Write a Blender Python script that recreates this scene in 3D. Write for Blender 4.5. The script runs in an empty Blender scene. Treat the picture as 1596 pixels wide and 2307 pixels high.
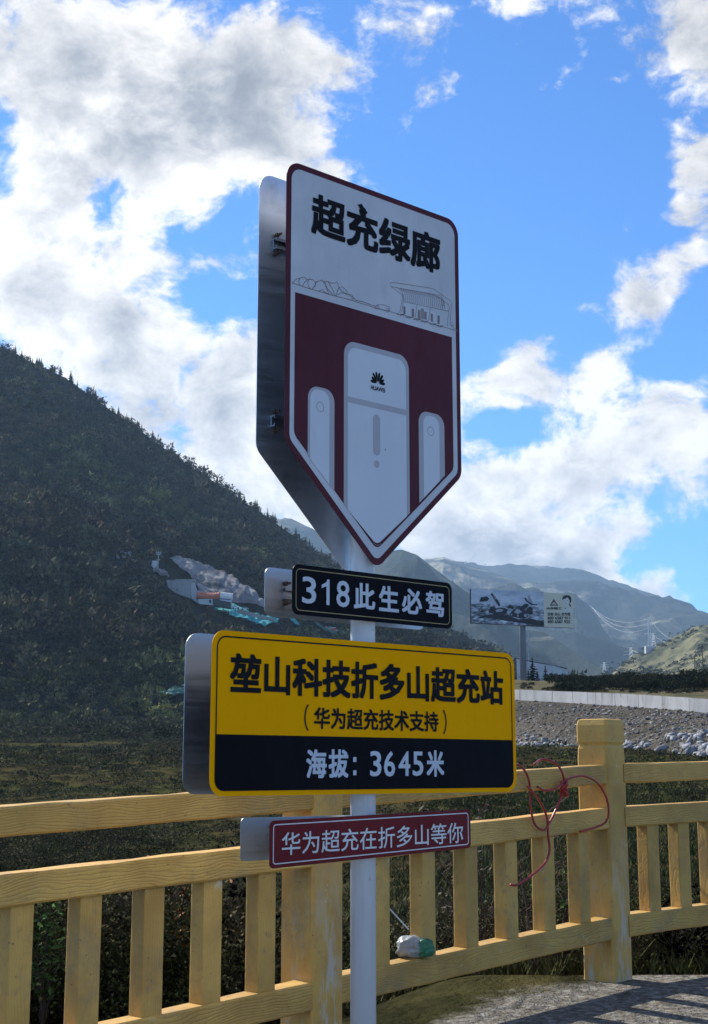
import bpy, bmesh, math, random
import numpy as np
from mathutils import Vector, Matrix
from mathutils.bvhtree import BVHTree
R = math.radians
sc = bpy.context.scene
COL = sc.collection
rng = np.random.default_rng(7)
random.seed(7)

# ---------------------------------------------------------------- camera, sky, sun, exposure
EYE = 1.35                    # eye height above the verge
FPX, CX, CY, PITCH = 3321.0, 798.0, 1064.0, R(11.4)
SUN_AZ, SUN_EL = R(-45), R(38)
cam = bpy.data.cameras.new('camera')
cam_ob = bpy.data.objects.new('camera', cam)
COL.objects.link(cam_ob)
cam_ob.location = (0, 0, EYE)
cam_ob.rotation_euler = (R(90) + PITCH, 0, 0)
cam.sensor_fit = 'HORIZONTAL'
cam.sensor_width = 36
cam.lens = 36 * FPX / 1596
cam.shift_y = -0.0559
cam.clip_start = 0.05
cam.clip_end = 60000
sc.camera = cam_ob
sc.view_settings.view_transform = 'Standard'
sc.view_settings.look = 'None'
sc.view_settings.exposure = 1.2
sc.view_settings.gamma = 1.0
sc.view_settings.use_curve_mapping = False
sc.cycles.max_bounces = 6
sc.cycles.volume_bounces = 1
sc.cycles.use_denoising = True

def ray(px, py):
    """direction through a point of the 1596 px wide photograph"""
    u = -(py - CY)
    return np.array([px - CX, FPX * math.cos(PITCH) - u * math.sin(PITCH), FPX * math.sin(PITCH) + u * math.cos(PITCH)])
def P(px, py, d):
    r = ray(px, py)
    r = r * d / r[1]
    return np.array([r[0], r[1], r[2] + EYE])

world = bpy.data.worlds.new("World")
sc.world = world
world.use_nodes = True
NT = world.node_tree
NT.nodes.clear()
class G:
    """tiny node-graph helper"""
    def __init__(s, nt): s.nt = nt
    def n(s, typ, **kw):
        nd = s.nt.nodes.new(typ)
        for k, v in kw.items(): setattr(nd, k, v)
        return nd
    def put(s, sock, v):
        if isinstance(v, bpy.types.NodeSocket): s.nt.links.new(v, sock)
        else: sock.default_value = v
    def m(s, op, a, b=0.0, c=None, clamp=False):
        nd = s.n('ShaderNodeMath', operation=op); nd.use_clamp = clamp
        s.put(nd.inputs[0], a); s.put(nd.inputs[1], b)
        if c is not None: s.put(nd.inputs[2], c)
        return nd.outputs[0]
    def v(s, op, a, b=None, scale=None):
        nd = s.n('ShaderNodeVectorMath', operation=op)
        s.put(nd.inputs[0], a)
        if b is not None: s.put(nd.inputs[1], b)
        if scale is not None: s.put(nd.inputs['Scale'], scale)
        return nd.outputs['Value'] if op in ('DOT_PRODUCT', 'LENGTH', 'DISTANCE') else nd.outputs[0]
    def mr(s, val, a, b, c=0.0, d=1.0, smooth=True):
        nd = s.n('ShaderNodeMapRange'); nd.interpolation_type = 'SMOOTHSTEP' if smooth else 'LINEAR'
        s.put(nd.inputs['Value'], val)
        for k, x in zip(('From Min', 'From Max', 'To Min', 'To Max'), (a, b, c, d)): s.put(nd.inputs[k], x)
        return nd.outputs[0]
    def noise(s, vec, scale, detail=4, rough=0.5, dist=0.0, lac=2.0, out=0):
        nd = s.n('ShaderNodeTexNoise')
        if vec is not None: s.put(nd.inputs['Vector'], vec)
        s.put(nd.inputs['Scale'], scale); s.put(nd.inputs['Detail'], detail)
        s.put(nd.inputs['Roughness'], rough); s.put(nd.inputs['Distortion'], dist); s.put(nd.inputs['Lacunarity'], lac)
        return nd.outputs[out]
    def mix(s, f, a, b, blend='MIX'):
        nd = s.n('ShaderNodeMix', data_type='RGBA', blend_type=blend)
        s.put(nd.inputs[0], f); s.put(nd.inputs[6], a); s.put(nd.inputs[7], b)
        return nd.outputs[2]
    def ramp(s, f, stops):
        nd = s.n('ShaderNodeValToRGB')
        cr = nd.color_ramp
        while len(cr.elements) < len(stops): cr.elements.new(0.5)
        for e, (p, c) in zip(cr.elements, stops):
            e.position = p; e.color = (c[0], c[1], c[2], 1)
        s.put(nd.inputs[0], f)
        return nd.outputs[0]

g = G(NT)
sky = g.n('ShaderNodeTexSky', sky_type='NISHITA')
sky.sun_disc = False
sky.sun_elevation = SUN_EL
sky.sun_rotation = SUN_AZ
sky.altitude = 3645
sky.air_density = 1.0
sky.dust_density = 0.4
sky.ozone_density = 2.0
tc = g.n('ShaderNodeTexCoord')
D = g.v('NORMALIZE', tc.outputs['Generated'])
sepd = g.n('ShaderNodeSeparateXYZ'); g.put(sepd.inputs[0], D)
UV = g.v('MULTIPLY', D, (1.25, 1.25, 1.7))
warp = g.v('SCALE', g.v('SUBTRACT', g.noise(UV, 9.0, 3, 0.5, out=1), (0.5, 0.5, 0.5)), scale=0.05)
UVW = g.v('ADD', UV, warp)
def cloud_noise(vec):
    a = g.noise(vec, 7.0, 12, 0.58)
    b = g.noise(vec, 26.0, 9, 0.66)
    return g.m('ADD', g.m('MULTIPLY', a, 0.58), g.m('MULTIPLY', b, 0.42))
blobs = [  # direction given through the photograph's pixel grid, radius in the same unit, weight
    (90, 130, 300, .30), (330, 200, 240, .30), (400, 380, 150, .40), (250, 300, 200, .2), (570, 250, 190, .44), (640, 360, 80, .20), (110, 400, 130, .26), (30, 480, 80, .2),
    (700, 90, 120, .20), (790, 170, 80, .14), (960, 150, 90, .18), (880, 20, 100, .16), (1010, 205, 70, .14), (1080, 240, 50, .14), (740, 390, 60, .16), (1170, 10, 60, .12),
    (50, 620, 140, .34), (80, 720, 140, .3), (300, 740, 130, .32), (300, 880, 200, .3), (480, 960, 190, .36), (620, 1080, 190, .36), (760, 1130, 120, .3), (200, 580, 110, .18),
    (330, 560, 90, .22), (430, 600, 90, .24), (540, 580, 60, .2), (560, 900, 110, .22), (545, 780, 80, .24), (440, 720, 50, .2),
    (1110, 860, 90, .22), (1200, 850, 110, .30), (1340, 840, 90, .26), (1400, 700, 100, .30), (1500, 640, 90, .27), (1570, 590, 60, .22), (1580, 370, 70, .3), (1560, 490, 60, .2), (1290, 690, 40, .14),
    (1540, 960, 130, .27), (1430, 1040, 150, .20), (1280, 1090, 140, .25), (1120, 1080, 150, .27), (1000, 1200, 140, .40), (1130, 1180, 100, .25),
    (1300, 1262, 95, .42), (1200, 1265, 80, .42), (1100, 1262, 70, .3), (1480, 1320, 60, .34), (1430, 1190, 60, .26), (1340, 1215, 60, .2), (1560, 1110, 70, .2),
    (1560, 60, 120, .30), (1440, 130, 80, .20), (1650, 100, 120, .3),
    (1200, 380, 320, -.44), (1000, 600, 230, -.34), (1250, 620, 130, -.25), (400, 520, 90, -.36), (270, 440, 80, -.2), (490, 690, 85, -.34), (1150, 110, 110, -.10),
    (470, 70, 60, -.12), (1480, 400, 90, -.2), (1440, 250, 80, -.12), (1480, 810, 80, -.2), (1130, 950, 100, -.42), (1250, 965, 70, -.2), (1060, 780, 80, -.2), (1460, 1150, 50, -.12), (1390, 1130, 50, -.1), (1545, 1240, 90, -.25),
    (1560, 780, 60, -.16), (520, 500, 70, -.3), (640, 700, 60, -.12), (800, 300, 60, -.16), (420, 840, 30, -.2),
]
bias = None
for (bx, by, br, bw) in blobs:
    c = ray(bx, by); c = c / np.linalg.norm(c)
    ang = br / FPX
    dist = g.v('DISTANCE', g.v('ADD', D, g.v('SCALE', warp, scale=0.8)), tuple(c))
    q = g.m('MULTIPLY', g.mr(dist, 0.0, ang * 1.35, 1.0, 0.0), bw)
    bias = q if bias is None else g.m('ADD', bias, q)
n0 = cloud_noise(UVW)
sdir = Vector((math.sin(SUN_AZ) * math.cos(SUN_EL), math.cos(SUN_AZ) * math.cos(SUN_EL), math.sin(SUN_EL)))
n1 = cloud_noise(g.v('ADD', UVW, (-0.020, 0.005, 0.028)))
low = g.noise(UVW, 4.0, 3, 0.5)
dens = g.m('ADD', g.m('ADD', g.m('MULTIPLY', g.m('SUBTRACT', n0, 0.5), 3.3), g.m('MULTIPLY', bias, 1.45)), -0.04)
alpha = g.mr(dens, -0.06, 0.34)
alpha = g.m('MULTIPLY', alpha, g.mr(sepd.outputs[2], -0.02, 0.05))
# cloud light: thin rims glow, thick parts grey; relief from the density step towards the sun
relief = g.m('MULTIPLY', g.m('SUBTRACT', n0, n1), 2.8)
thick = g.mr(dens, 0.15, 0.9)
shade = g.m('ADD', g.m('SUBTRACT', 0.98, g.m('MULTIPLY', thick, 0.30)), g.m('SUBTRACT', relief, g.mr(low, 0.44, 0.64, 0.0, 0.30)))
shade = g.m('MINIMUM', g.m('MAXIMUM', shade, 0.12), 1.05)
ccol = g.ramp(shade, [(0.0, (.22, .235, .265)), (0.35, (.39, .40, .42)), (0.7, (.68, .665, .65)), (1.0, (.96, .93, .89))])
ccol10 = g.v('SCALE', ccol, scale=5.2)
skyc = g.mix(1.0, sky.outputs[0], (0.31, 0.66, 0.99, 1), 'MULTIPLY')
skyc = g.v('SCALE', skyc, scale=1.0)
fin = g.mix(alpha, skyc, ccol10)
bg = g.n('ShaderNodeBackground')
g.put(bg.inputs[0], fin); bg.inputs[1].default_value = 0.10
wo = g.n('ShaderNodeOutputWorld')
NT.links.new(bg.outputs[0], wo.inputs[0])
world.cycles.sampling_method = 'MANUAL'
world.cycles.sample_map_resolution = 512

sun = bpy.data.lights.new('sun', 'SUN')
sun.energy = 3.4
sun.angle = R(0.53)
sun.color = (1.0, 0.95, 0.87)
sun_ob = bpy.data.objects.new('sun', sun)
COL.objects.link(sun_ob)
sun_ob.rotation_euler = (-sdir).to_track_quat('-Z', 'Y').to_euler()
#@@END_SKY
# ---------------------------------------------------------------- helpers
def tag(o, label=None, cat=None, group=None, kind=None):
    if label: o['label'] = label
    if cat: o['category'] = cat
    if group: o['group'] = group
    if kind: o['kind'] = kind
    return o
def empty(name, loc, label=None, cat=None, group=None):
    o = bpy.data.objects.new(name, None)
    o.empty_display_size = 0.2
    COL.objects.link(o); o.location = loc
    return tag(o, label, cat, group)
def link(name, me, parent=None, loc=None, mat=None):
    o = bpy.data.objects.new(name, me)
    COL.objects.link(o)
    if parent: o.parent = parent
    if loc is not None: o.location = loc
    if mat is not None:
        for x in (mat if isinstance(mat, (list, tuple)) else [mat]): me.materials.append(x)
    return o
def tri_mesh(name, V, F, mids=None, smooth=False, quads=False):
    """fast mesh from numpy arrays of vertices and triangles (or quads)"""
    me = bpy.data.meshes.new(name)
    V = np.ascontiguousarray(V, dtype=np.float32); F = np.ascontiguousarray(F, dtype=np.int32)
    k = F.shape[1]
    me.vertices.add(len(V)); me.vertices.foreach_set('co', V.ravel())
    me.loops.add(F.size); me.loops.foreach_set('vertex_index', F.ravel())
    me.polygons.add(len(F)); me.polygons.foreach_set('loop_start', np.arange(0, F.size, k, dtype=np.int32))
    if mids is not None: me.polygons.foreach_set('material_index', np.asarray(mids, dtype=np.int32))
    if smooth: me.polygons.foreach_set('use_smooth', np.ones(len(F), dtype=bool))
    me.update(calc_edges=True); me.validate()
    return me
class MB:
    def __init__(s): s.v = []; s.f = []; s.m = []
    def add(s, V, F, mi=0):
        b = len(s.v); s.v += [tuple(map(float, p)) for p in V]
        s.f += [tuple(i + b for i in f) for f in F]; s.m += [mi] * len(F); return s
    def box(s, c, size, M=None, mi=0, bev=0.0):
        hx, hy, hz_ = (k / 2 for k in size)
        if bev <= 0:
            V = [(x, y, z) for x in (-hx, hx) for y in (-hy, hy) for z in (-hz_, hz_)]
            F = [(0, 1, 3, 2), (4, 6, 7, 5), (0, 4, 5, 1), (2, 3, 7, 6), (0, 2, 6, 4), (1, 5, 7, 3)]
        else:
            bm = bmesh.new(); bmesh.ops.create_cube(bm, size=1)
            for v_ in bm.verts: v_.co = Vector((v_.co.x * size[0], v_.co.y * size[1], v_.co.z * size[2]))
            bmesh.ops.bevel(bm, geom=list(bm.edges), offset=bev, segments=2, affect='EDGES', profile=0.6)
            bm.verts.index_update(); V = [v_.co[:] for v_ in bm.verts]; F = [[q.index for q in f_.verts] for f_ in bm.faces]; bm.free()
        V = [Vector(v_) for v_ in V]
        if M is not None: V = [M @ v_ for v_ in V]
        return s.add([v_ + Vector(c) for v_ in V], F, mi)
    def tube(s, pts, r, n=8, caps=True, mi=0):
        pts = [Vector(p) for p in pts]
        rr = r if hasattr(r, '__len__') else [r] * len(pts)
        V = []; F = []
        up = None
        for i, p in enumerate(pts):
            t = (pts[min(i + 1, len(pts) - 1)] - pts[max(i - 1, 0)])
            t = t.normalized() if t.length > 1e-9 else Vector((0, 0, 1))
            if up is None: up = Vector((0, 0, 1)) if abs(t.z) < .9 else Vector((1, 0, 0))
            a = t.cross(up); a = a.normalized() if a.length > 1e-6 else Vector((1, 0, 0))
            b = a.cross(t).normalized(); up = b
            for k in range(n):
                q = 2 * math.pi * k / n
                V.append(p + (a * math.cos(q) + b * math.sin(q)) * rr[i])
        for i in range(len(pts) - 1):
            for k in range(n):
                k2 = (k + 1) % n
                F.append((i * n + k, i * n + k2, (i + 1) * n + k2, (i + 1) * n + k))
        if caps: F.append(tuple(range(n))[::-1]); F.append(tuple((len(pts) - 1) * n + k for k in range(n)))
        return s.add(V, F, mi)
    def prism(s, poly, y0, y1, mi=0):
        """polygon in x,z extruded along y from y0 to y1"""
        n = len(poly)
        V = [(a, y0, b) for a, b in poly] + [(a, y1, b) for a, b in poly]
        F = [tuple(range(n)), tuple(range(2 * n - 1, n - 1, -1))] + [(i, i + n, (i + 1) % n + n, (i + 1) % n) for i in range(n)]
        return s.add(V, F, mi)
    def mesh(s, name, smooth=False):
        me = bpy.data.meshes.new(name)
        me.from_pydata(s.v, [], s.f)
        me.polygons.foreach_set('material_index', s.m)
        if smooth: me.polygons.foreach_set('use_smooth', [True] * len(s.f))
        me.update()
        bm = bmesh.new(); bm.from_mesh(me); bmesh.ops.recalc_face_normals(bm, faces=bm.faces); bm.to_mesh(me); bm.free()
        return me
    def build(s, name, mat, parent=None, loc=None, smooth=False): return link(name, s.mesh(name, smooth), parent, loc, mat)
def smooth_path(pts, n=8):
    """Catmull-Rom through points"""
    P_ = [np.array(p, float) for p in pts]; P_ = [2 * P_[0] - P_[1]] + P_ + [2 * P_[-1] - P_[-2]]
    out = []
    for i in range(1, len(P_) - 2):
        a, b, c, d = P_[i - 1:i + 3]
        for k in range(n):
            t = k / n
            out.append(.5 * (2 * b + (c - a) * t + (2 * a - 5 * b + 4 * c - d) * t * t + (3 * b - a - 3 * c + d) * t ** 3))
    out.append(P_[-2]); return out

# value noise in numpy
_perm = rng.random((64, 64, 64)).astype(np.float32)
def vnoise(x, y, z=None):
    z = np.zeros_like(x) if z is None else z
    xi, yi, zi = np.floor(x).astype(int), np.floor(y).astype(int), np.floor(z).astype(int)
    fx, fy, fz = x - xi, y - yi, z - zi
    fx = fx * fx * (3 - 2 * fx); fy = fy * fy * (3 - 2 * fy); fz = fz * fz * (3 - 2 * fz)
    r = 0
    for dx in (0, 1):
        for dy in (0, 1):
            for dz in (0, 1):
                w = (fx if dx else 1 - fx) * (fy if dy else 1 - fy) * (fz if dz else 1 - fz)
                r = r + w * _perm[(xi + dx) % 64, (yi + dy) % 64, (zi + dz) % 64]
    return r * 2 - 1
def fbm(x, y, o=4, z=None, rough=.5, ridge=False):
    s_ = 0; a = 1; t = 0
    for i in range(o):
        q = vnoise(x * 2 ** i + 7.3 * i, y * 2 ** i + 3.1 * i, None if z is None else z * 2 ** i)
        if ridge: q = 1 - 2 * np.abs(q)
        s_ = s_ + a * q; t += a; a *= rough
    return s_ / t

# ---------------------------------------------------------------- materials
def mat(name, base=(.5, .5, .5), rough=.6, metal=0.0, spec=0.5, build=None):
    m = bpy.data.materials.new(name); m.use_nodes = True
    nt = m.node_tree; b = nt.nodes['Principled BSDF']
    b.inputs['Base Color'].default_value = (*base, 1); b.inputs['Roughness'].default_value = rough
    b.inputs['Metallic'].default_value = metal; b.inputs['Specular IOR Level'].default_value = spec
    if build: build(G(nt), b)
    return m
def bump(g, b, h, strength=.3, dist=.01):
    nd = g.n('ShaderNodeBump'); nd.inputs['Strength'].default_value = strength; nd.inputs['Distance'].default_value = dist
    g.put(nd.inputs['Height'], h); g.put(b.inputs['Normal'], nd.outputs[0])
def objco(g): return g.n('ShaderNodeTexCoord').outputs['Object']
def pos(g): return g.n('ShaderNodeNewGeometry').outputs['Position']
def orand(g): return g.n('ShaderNodeObjectInfo').outputs['Random']
def scalev(g, v, s3): return g.v('MULTIPLY', v, s3)

def paint(name, base, rough=.38, var=.08, dirt=.25, spec=.5):
    def bld(g, b):
        p = objco(g)
        n = g.noise(p, 3.0, 5, .6); n2 = g.noise(scalev(g, p, (14, 14, 3)), 2.0, 4, .6)
        c = g.mix(g.mr(n, .35, .7), (*[k * (1 - var) for k in base], 1), (*[min(1, k * (1 + var)) for k in base], 1))
        c = g.mix(g.mr(n2, .54, .80, 0, dirt * 1.3), c, (*[k * .55 + .02 for k in base], 1))
        g.put(b.inputs['Base Color'], c)
        g.put(b.inputs['Roughness'], g.mr(n2, .3, .7, rough * .8, rough * 1.25))
    return mat(name, base, rough, 0, spec, bld)
M = {}
M['white'] = paint('reflective_white_sheeting', (.56, .57, .585), .40)
M['white2'] = paint('charger_body_print', (.62, .65, .68), .40, .03, .1)
M['greyprint'] = paint('charger_shade_print', (.42, .40, .42), .4, .03, .1)
M['maroon'] = paint('maroon_sheeting', (.085, .009, .017), .45, .08, .2, .2)
M['redp'] = paint('dark_red_sheeting', (.16, .010, .014), .45, .1, .3, .15)
M['black'] = paint('black_sheeting', (.005, .005, .008), .5, .1, .1, .06)
M['yellow'] = paint('yellow_sheeting', (1.0, .42, .0), .55, .03, .08, .02)
M['ink'] = paint('black_print', (.010, .010, .012), .55, .1, .1, .08)
M['lineink'] = paint('thin_brown_line_print', (.22, .17, .17), .5)
M['gold'] = paint('gold_line_print', (.42, .32, .14), .5)
M['lilac'] = paint('pale_lettering_print', (.56, .60, .66), .45, .05, .1)
M['paletext'] = paint('cream_lettering_print', (.72, .70, .68), .45, .05, .1)
def alu(g, b):
    p = objco(g)
    n = g.noise(scalev(g, p, (1.2, 1, 30)), 2.5, 5, .6); n2 = g.noise(p, 5, 5, .65); n3 = g.noise(scalev(g, p, (2, 1, 6)), 1.6, 2, .5)
    c = g.mix(g.mr(n2, .5, .75), (.42, .435, .46, 1), (.31, .32, .335, 1))
    g.put(b.inputs['Base Color'], g.mix(g.mr(n3, .6, .75, 0, .5), c, (.40, .38, .38, 1)))
    g.put(b.inputs['Roughness'], g.mr(n, .3, .7, .36, .50))
    bump(g, b, g.m('ADD', g.m('MULTIPLY', n3, 1.0), g.m('MULTIPLY', n, .02)), .25, .02)
M['alu'] = mat('bare_aluminium', (.55, .57, .6), .35, 1.0, .5, alu)
def alu_reflection_lift(g, b):  # same aluminium, colour raised to stand in for brighter reflections
    alu(g, b); c = b.inputs['Base Color'].links[0].from_socket; g.put(b.inputs['Base Color'], g.v('SCALE', c, scale=1.75))
M['alu2'] = mat('bare_aluminium_reflection_lift', (.8, .8, .8), .4, 1.0, .5, alu_reflection_lift)
M['galv'] = mat('galvanised_steel', (.45, .45, .46), .45, 1.0, .5, lambda g, b: (g.put(b.inputs['Base Color'], g.mix(g.noise(objco(g), 60, 4, .6), (.22, .2, .19, 1), (.6, .6, .62, 1)))))
M['bolt'] = mat('stained_bolt_steel', (.12, .09, .07), .6, .6)
def whitepole(g, b):
    p = objco(g); n = g.noise(scalev(g, p, (10, 10, 1.2)), 2, 5, .6); n2 = g.noise(p, 26, 4, .6)
    c = g.mix(g.mr(n, .4, .7), (.74, .76, .78, 1), (.62, .64, .66, 1))
    c = g.mix(g.mr(n2, .66, .74, 0, .5), c, (.3, .28, .25, 1))
    g.put(b.inputs['Base Color'], c); bump(g, b, n2, .1, .002)
M['pole'] = mat('white_pole_paint', (.75, .77, .78), .38, 0, .5, whitepole)

def woodgrain(g, b, vertical=False, tone=1.0, gs=1.0):
    p = objco(g)
    r = orand(g)
    sh = g.n('ShaderNodeCombineXYZ'); g.put(sh.inputs[0], g.m('MULTIPLY', r, 31.0)); g.put(sh.inputs[2], g.m('MULTIPLY', r, 3.7))
    q = g.v('ADD', p, sh.outputs[0])
    st = (1.0, 6.0, 5.0) if not vertical else (5.0, 6.0, 1.0)
    qs = scalev(g, q, st)
    w = g.n('ShaderNodeTexWave', wave_type='BANDS', bands_direction='Z' if not vertical else 'X', wave_profile='SIN')
    wq = g.v('ADD', qs, g.v('SCALE', g.noise(scalev(g, q, (.9, 2, 2.4) if not vertical else (2.4, 2, .9)), 1.6, 3, .5, out=1), scale=1.0))
    g.put(w.inputs['Vector'], wq); w.inputs['Scale'].default_value = 5.2; w.inputs['Distortion'].default_value = 2.6
    w.inputs['Detail'].default_value = 3; w.inputs['Detail Scale'].default_value = 1.6; w.inputs['Detail Roughness'].default_value = .6
    fib = g.noise(scalev(g, q, (3, 60, 60) if not vertical else (60, 60, 3)), 1.5, 4, .6)
    big = g.noise(q, 3.2, 5, .6); spot = g.noise(q, 19, 5, .65); pit = g.noise(q, 70, 2, .5)
    c = g.mix(g.mr(big, .35, .7), (.64 * tone, .385 * tone, .095 * tone, 1), (.46 * tone, .26 * tone, .060 * tone, 1))
    c = g.mix(g.mr(w.outputs['Fac'], .0, .28, .24 * gs, 0), c, (.25, .150, .050, 1))
    c = g.mix(g.mr(fib, .58, .75, 0, .25), c, (.36, .25, .11, 1))
    c = g.mix(g.mr(spot, .58, .70, 0, .5), c, (.30, .21, .10, 1))
    mold = g.noise(g.v('ADD', q, (3, 8, 1)), 2.1, 6, .7)
    c = g.mix(g.mr(mold, .52, .70, 0, .55), c, (.24, .19, .11, 1))
    c = g.mix(g.mr(pit, .70, .76, 0, .8), c, (.07, .05, .03, 1))
    c = g.v('SCALE', c, scale=g.mr(r, 0.0, 1.0, .86, 1.08, False))
    gap = g.noise(g.v('ADD', q, (9, 4, 2)), 5.5, 7, .7)
    c = g.mix(g.mr(gap, .64, .70, 0, .55), c, (.60, .55, .45, 1))
    g.put(b.inputs['Base Color'], c)
    h = g.m('ADD', g.m('MULTIPLY', g.mr(w.outputs['Fac'], 0, .5), .6 * gs), g.m('ADD', g.m('MULTIPLY', fib, .25), g.m('MULTIPLY', g.m('ADD', spot, pit), .5)))
    bump(g, b, h, .5, .004)
M['rail'] = mat('yellow_wood_effect_concrete_rail', (.6, .42, .16), .62, 0, .35, lambda g, b: woodgrain(g, b))
M['balu'] = mat('yellow_wood_effect_concrete_baluster', (.6, .42, .16), .62, 0, .35, lambda g, b: woodgrain(g, b, True, .97, .45))
def postm(g, b):
    woodgrain(g, b, True, .97, .25)
    # worn paint: pale bare cement showing low on the posts
    c0 = b.inputs['Base Color'].links[0].from_socket
    p = objco(g); s_ = g.n('ShaderNodeSeparateXYZ'); g.put(s_.inputs[0], p)
    n = g.noise(scalev(g, p, (9, 9, 2.2)), 1.7, 6, .65)
    f = g.m('MULTIPLY', g.mr(n, .45, .60, 0, .75), g.mr(s_.outputs[2], 1.35, .55))
    c = g.mix(f, c0, (.52, .49, .43, 1))
    c = g.mix(g.m('MULTIPLY', g.mr(g.noise(scalev(g, p, (4, 4, 2)), 1.6, 3, .5), .42, .62, 0, .7), g.mr(s_.outputs[2], 1.0, .6)), c, (.56, .30, .06, 1))
    g.put(b.inputs['Base Color'], c)
M['post'] = mat('worn_yellow_concrete_post', (.6, .42, .16), .65, 0, .35, postm)

def concrete(name, a=(.42, .42, .41), c2=(.30, .30, .30), sc_=1.0, streak=True):
    def bld(g, b):
        p = pos(g)
        n = g.noise(p, .6 * sc_, 6, .65); n2 = g.noise(scalev(g, p, (2.5, 2.5, .35)), 1.0 * sc_, 5, .6); n3 = g.noise(p, 2.2 * sc_, 8, .7)
        c = g.mix(g.mr(n, .35, .68), (*a, 1), (*c2, 1))
        if streak: c = g.mix(g.mr(n2, .52, .68, 0, .6), c, (.14, .14, .135, 1))
        c = g.mix(g.mr(n3, .60, .68, 0, .75), c, (.10, .10, .095, 1))
        g.put(b.inputs['Base Color'], c); bump(g, b, n3, .4, .05)
    return mat(name, a, .85, 0, .2, bld)
M['wall'] = concrete('whitewashed_concrete', (.37, .375, .38), (.25, .255, .26), .5)
M['conc'] = concrete('grey_concrete', (.36, .37, .36), (.26, .28, .27), .25)
M['rock'] = mat('cut_rock', (.25, .25, .25), .9, 0, 0.0, lambda g, b: (
    g.put(b.inputs['Base Color'], g.ramp(g.noise(pos(g), .11, 10, .68, .6), [(.3, (.07, .068, .068)), (.45, (.20, .195, .195)), (.58, (.33, .32, .32)), (.72, (.13, .125, .125))])),
    bump(g, b, g.noise(pos(g), .25, 9, .7), 1.0, 2.0)))
def net(a, c2, name='teal_debris_net'):
    return mat(name, a, .7, 0, .2, lambda g, b: (
        g.put(b.inputs['Base Color'], g.ramp(g.noise(scalev(g, pos(g), (1, 1, 2.0)), .30, 9, .72, 1.2), [(.30, (.02, .035, .035)), (.44, c2), (.55, a), (.66, tuple(min(1, k * 1.5) for k in a)), (.72, (.10, .10, .09))])),
        bump(g, b, g.noise(scalev(g, pos(g), (1, 1, 2.4)), .5, 7, .7, 1.0), 1.0, 1.5)))
M['net'] = net((.05, .52, .50), (.03, .32, .32))
M['net2'] = net((.12, .34, .27), (.05, .16, .12), 'faded_green_net')

def forest_ground(g, b):
    p = pos(g)
    n = g.noise(p, .012, 4, .6); n2 = g.noise(p, .12, 7, .65)
    c = g.ramp(n, [(.35, (.012, .017, .015)), (.5, (.022, .021, .019)), (.65, (.024, .028, .016))])
    g.put(b.inputs['Base Color'], g.mix(g.mr(n2, .4, .7), c, (.014, .018, .016, 1)))
    bump(g, b, n2, .8, 2)
M['hillsoil'] = mat('wooded_slope_ground', (.03, .03, .025), .95, 0, 0.0, forest_ground)
TINTED = ('grey_green_hillside_scrub', 'undergrowth_leaves', 'hill_bushes')
def foliage(name, stops, sc_=.02, hi=.35, rough=.8):
    def bld(g, b):
        p = pos(g)
        at = g.n('ShaderNodeAttribute', attribute_name='tint')
        n = g.noise(p, sc_, 5, .62, .4); n2 = g.noise(p, sc_ * 14, 4, .6)
        c = g.ramp(n, stops)
        c = g.mix(g.mr(n2, .35, .7, 0, 1.0), g.mix(1.0, c, (.55, .55, .6, 1), 'MULTIPLY'), g.mix(1.0, c, (1.45, 1.42, 1.35, 1), 'MULTIPLY'))
        if name == 'grey_green_hillside_scrub':
            sz = g.n('ShaderNodeSeparateXYZ'); g.put(sz.inputs[0], p)
            lowf = g.m('MULTIPLY', g.mr(sz.outputs[2], 75.0, 12.0), g.mr(n, .42, .56))
            c = g.mix(g.m('MULTIPLY', lowf, .8), c, (.050, .062, .026, 1))
            c = g.mix(1.0, c, (2.0, 1.72, 1.25, 1), 'MULTIPLY')
            n3 = g.noise(p, .035, 5, .65, .5)
            c = g.mix(1.0, c, g.ramp(n3, [(.36, (.45, .5, .55)), (.47, (1, 1, 1)), (.53, (.7, .72, .7)), (.62, (1.9, 1.75, 1.55))]), 'MULTIPLY')
        if name in TINTED: c = g.v('SCALE', c, scale=at.outputs['Fac'])
        g.put(b.inputs['Base Color'], c)
    return mat(name, stops[0][1], rough, 0, .02, bld)
M['scrub'] = foliage('grey_green_hillside_scrub', [(.32, (.014, .022, .016)), (.43, (.022, .026, .018)), (.50, (.042, .034, .026)), (.56, (.018, .028, .017)), (.66, (.046, .058, .018))], .010)
M['hillbush'] = foliage('hill_bushes', [(.3, (.05, .065, .03)), (.7, (.10, .10, .05))], .01)
M['conifer'] = foliage('dark_conifer_needles', [(.3, (.008, .015, .013)), (.7, (.018, .026, .018))], .05)
M['bush'] = foliage('dark_bush_leaves', [(.3, (.020, .030, .014)), (.5, (.030, .036, .018)), (.7, (.055, .045, .024))], .25)
M['under'] = foliage('undergrowth_leaves', [(.3, (.044, .054, .018)), (.45, (.070, .076, .028)), (.56, (.098, .080, .044)), (.7, (.11, .11, .038))], .55)
M['leafgreen'] = foliage('fresh_green_leaves', [(.3, (.05, .10, .03)), (.7, (.09, .15, .04))], 2)
M['bark'] = mat('dark_bark', (.05, .04, .03), .9)
M['deadstem'] = mat('dead_brown_stems', (.07, .05, .035), .9)
M['drygrass'] = foliage('field_grass_blades', [(.3, (.050, .058, .022)), (.5, (.075, .080, .030)), (.7, (.11, .10, .05))], .4)

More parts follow.
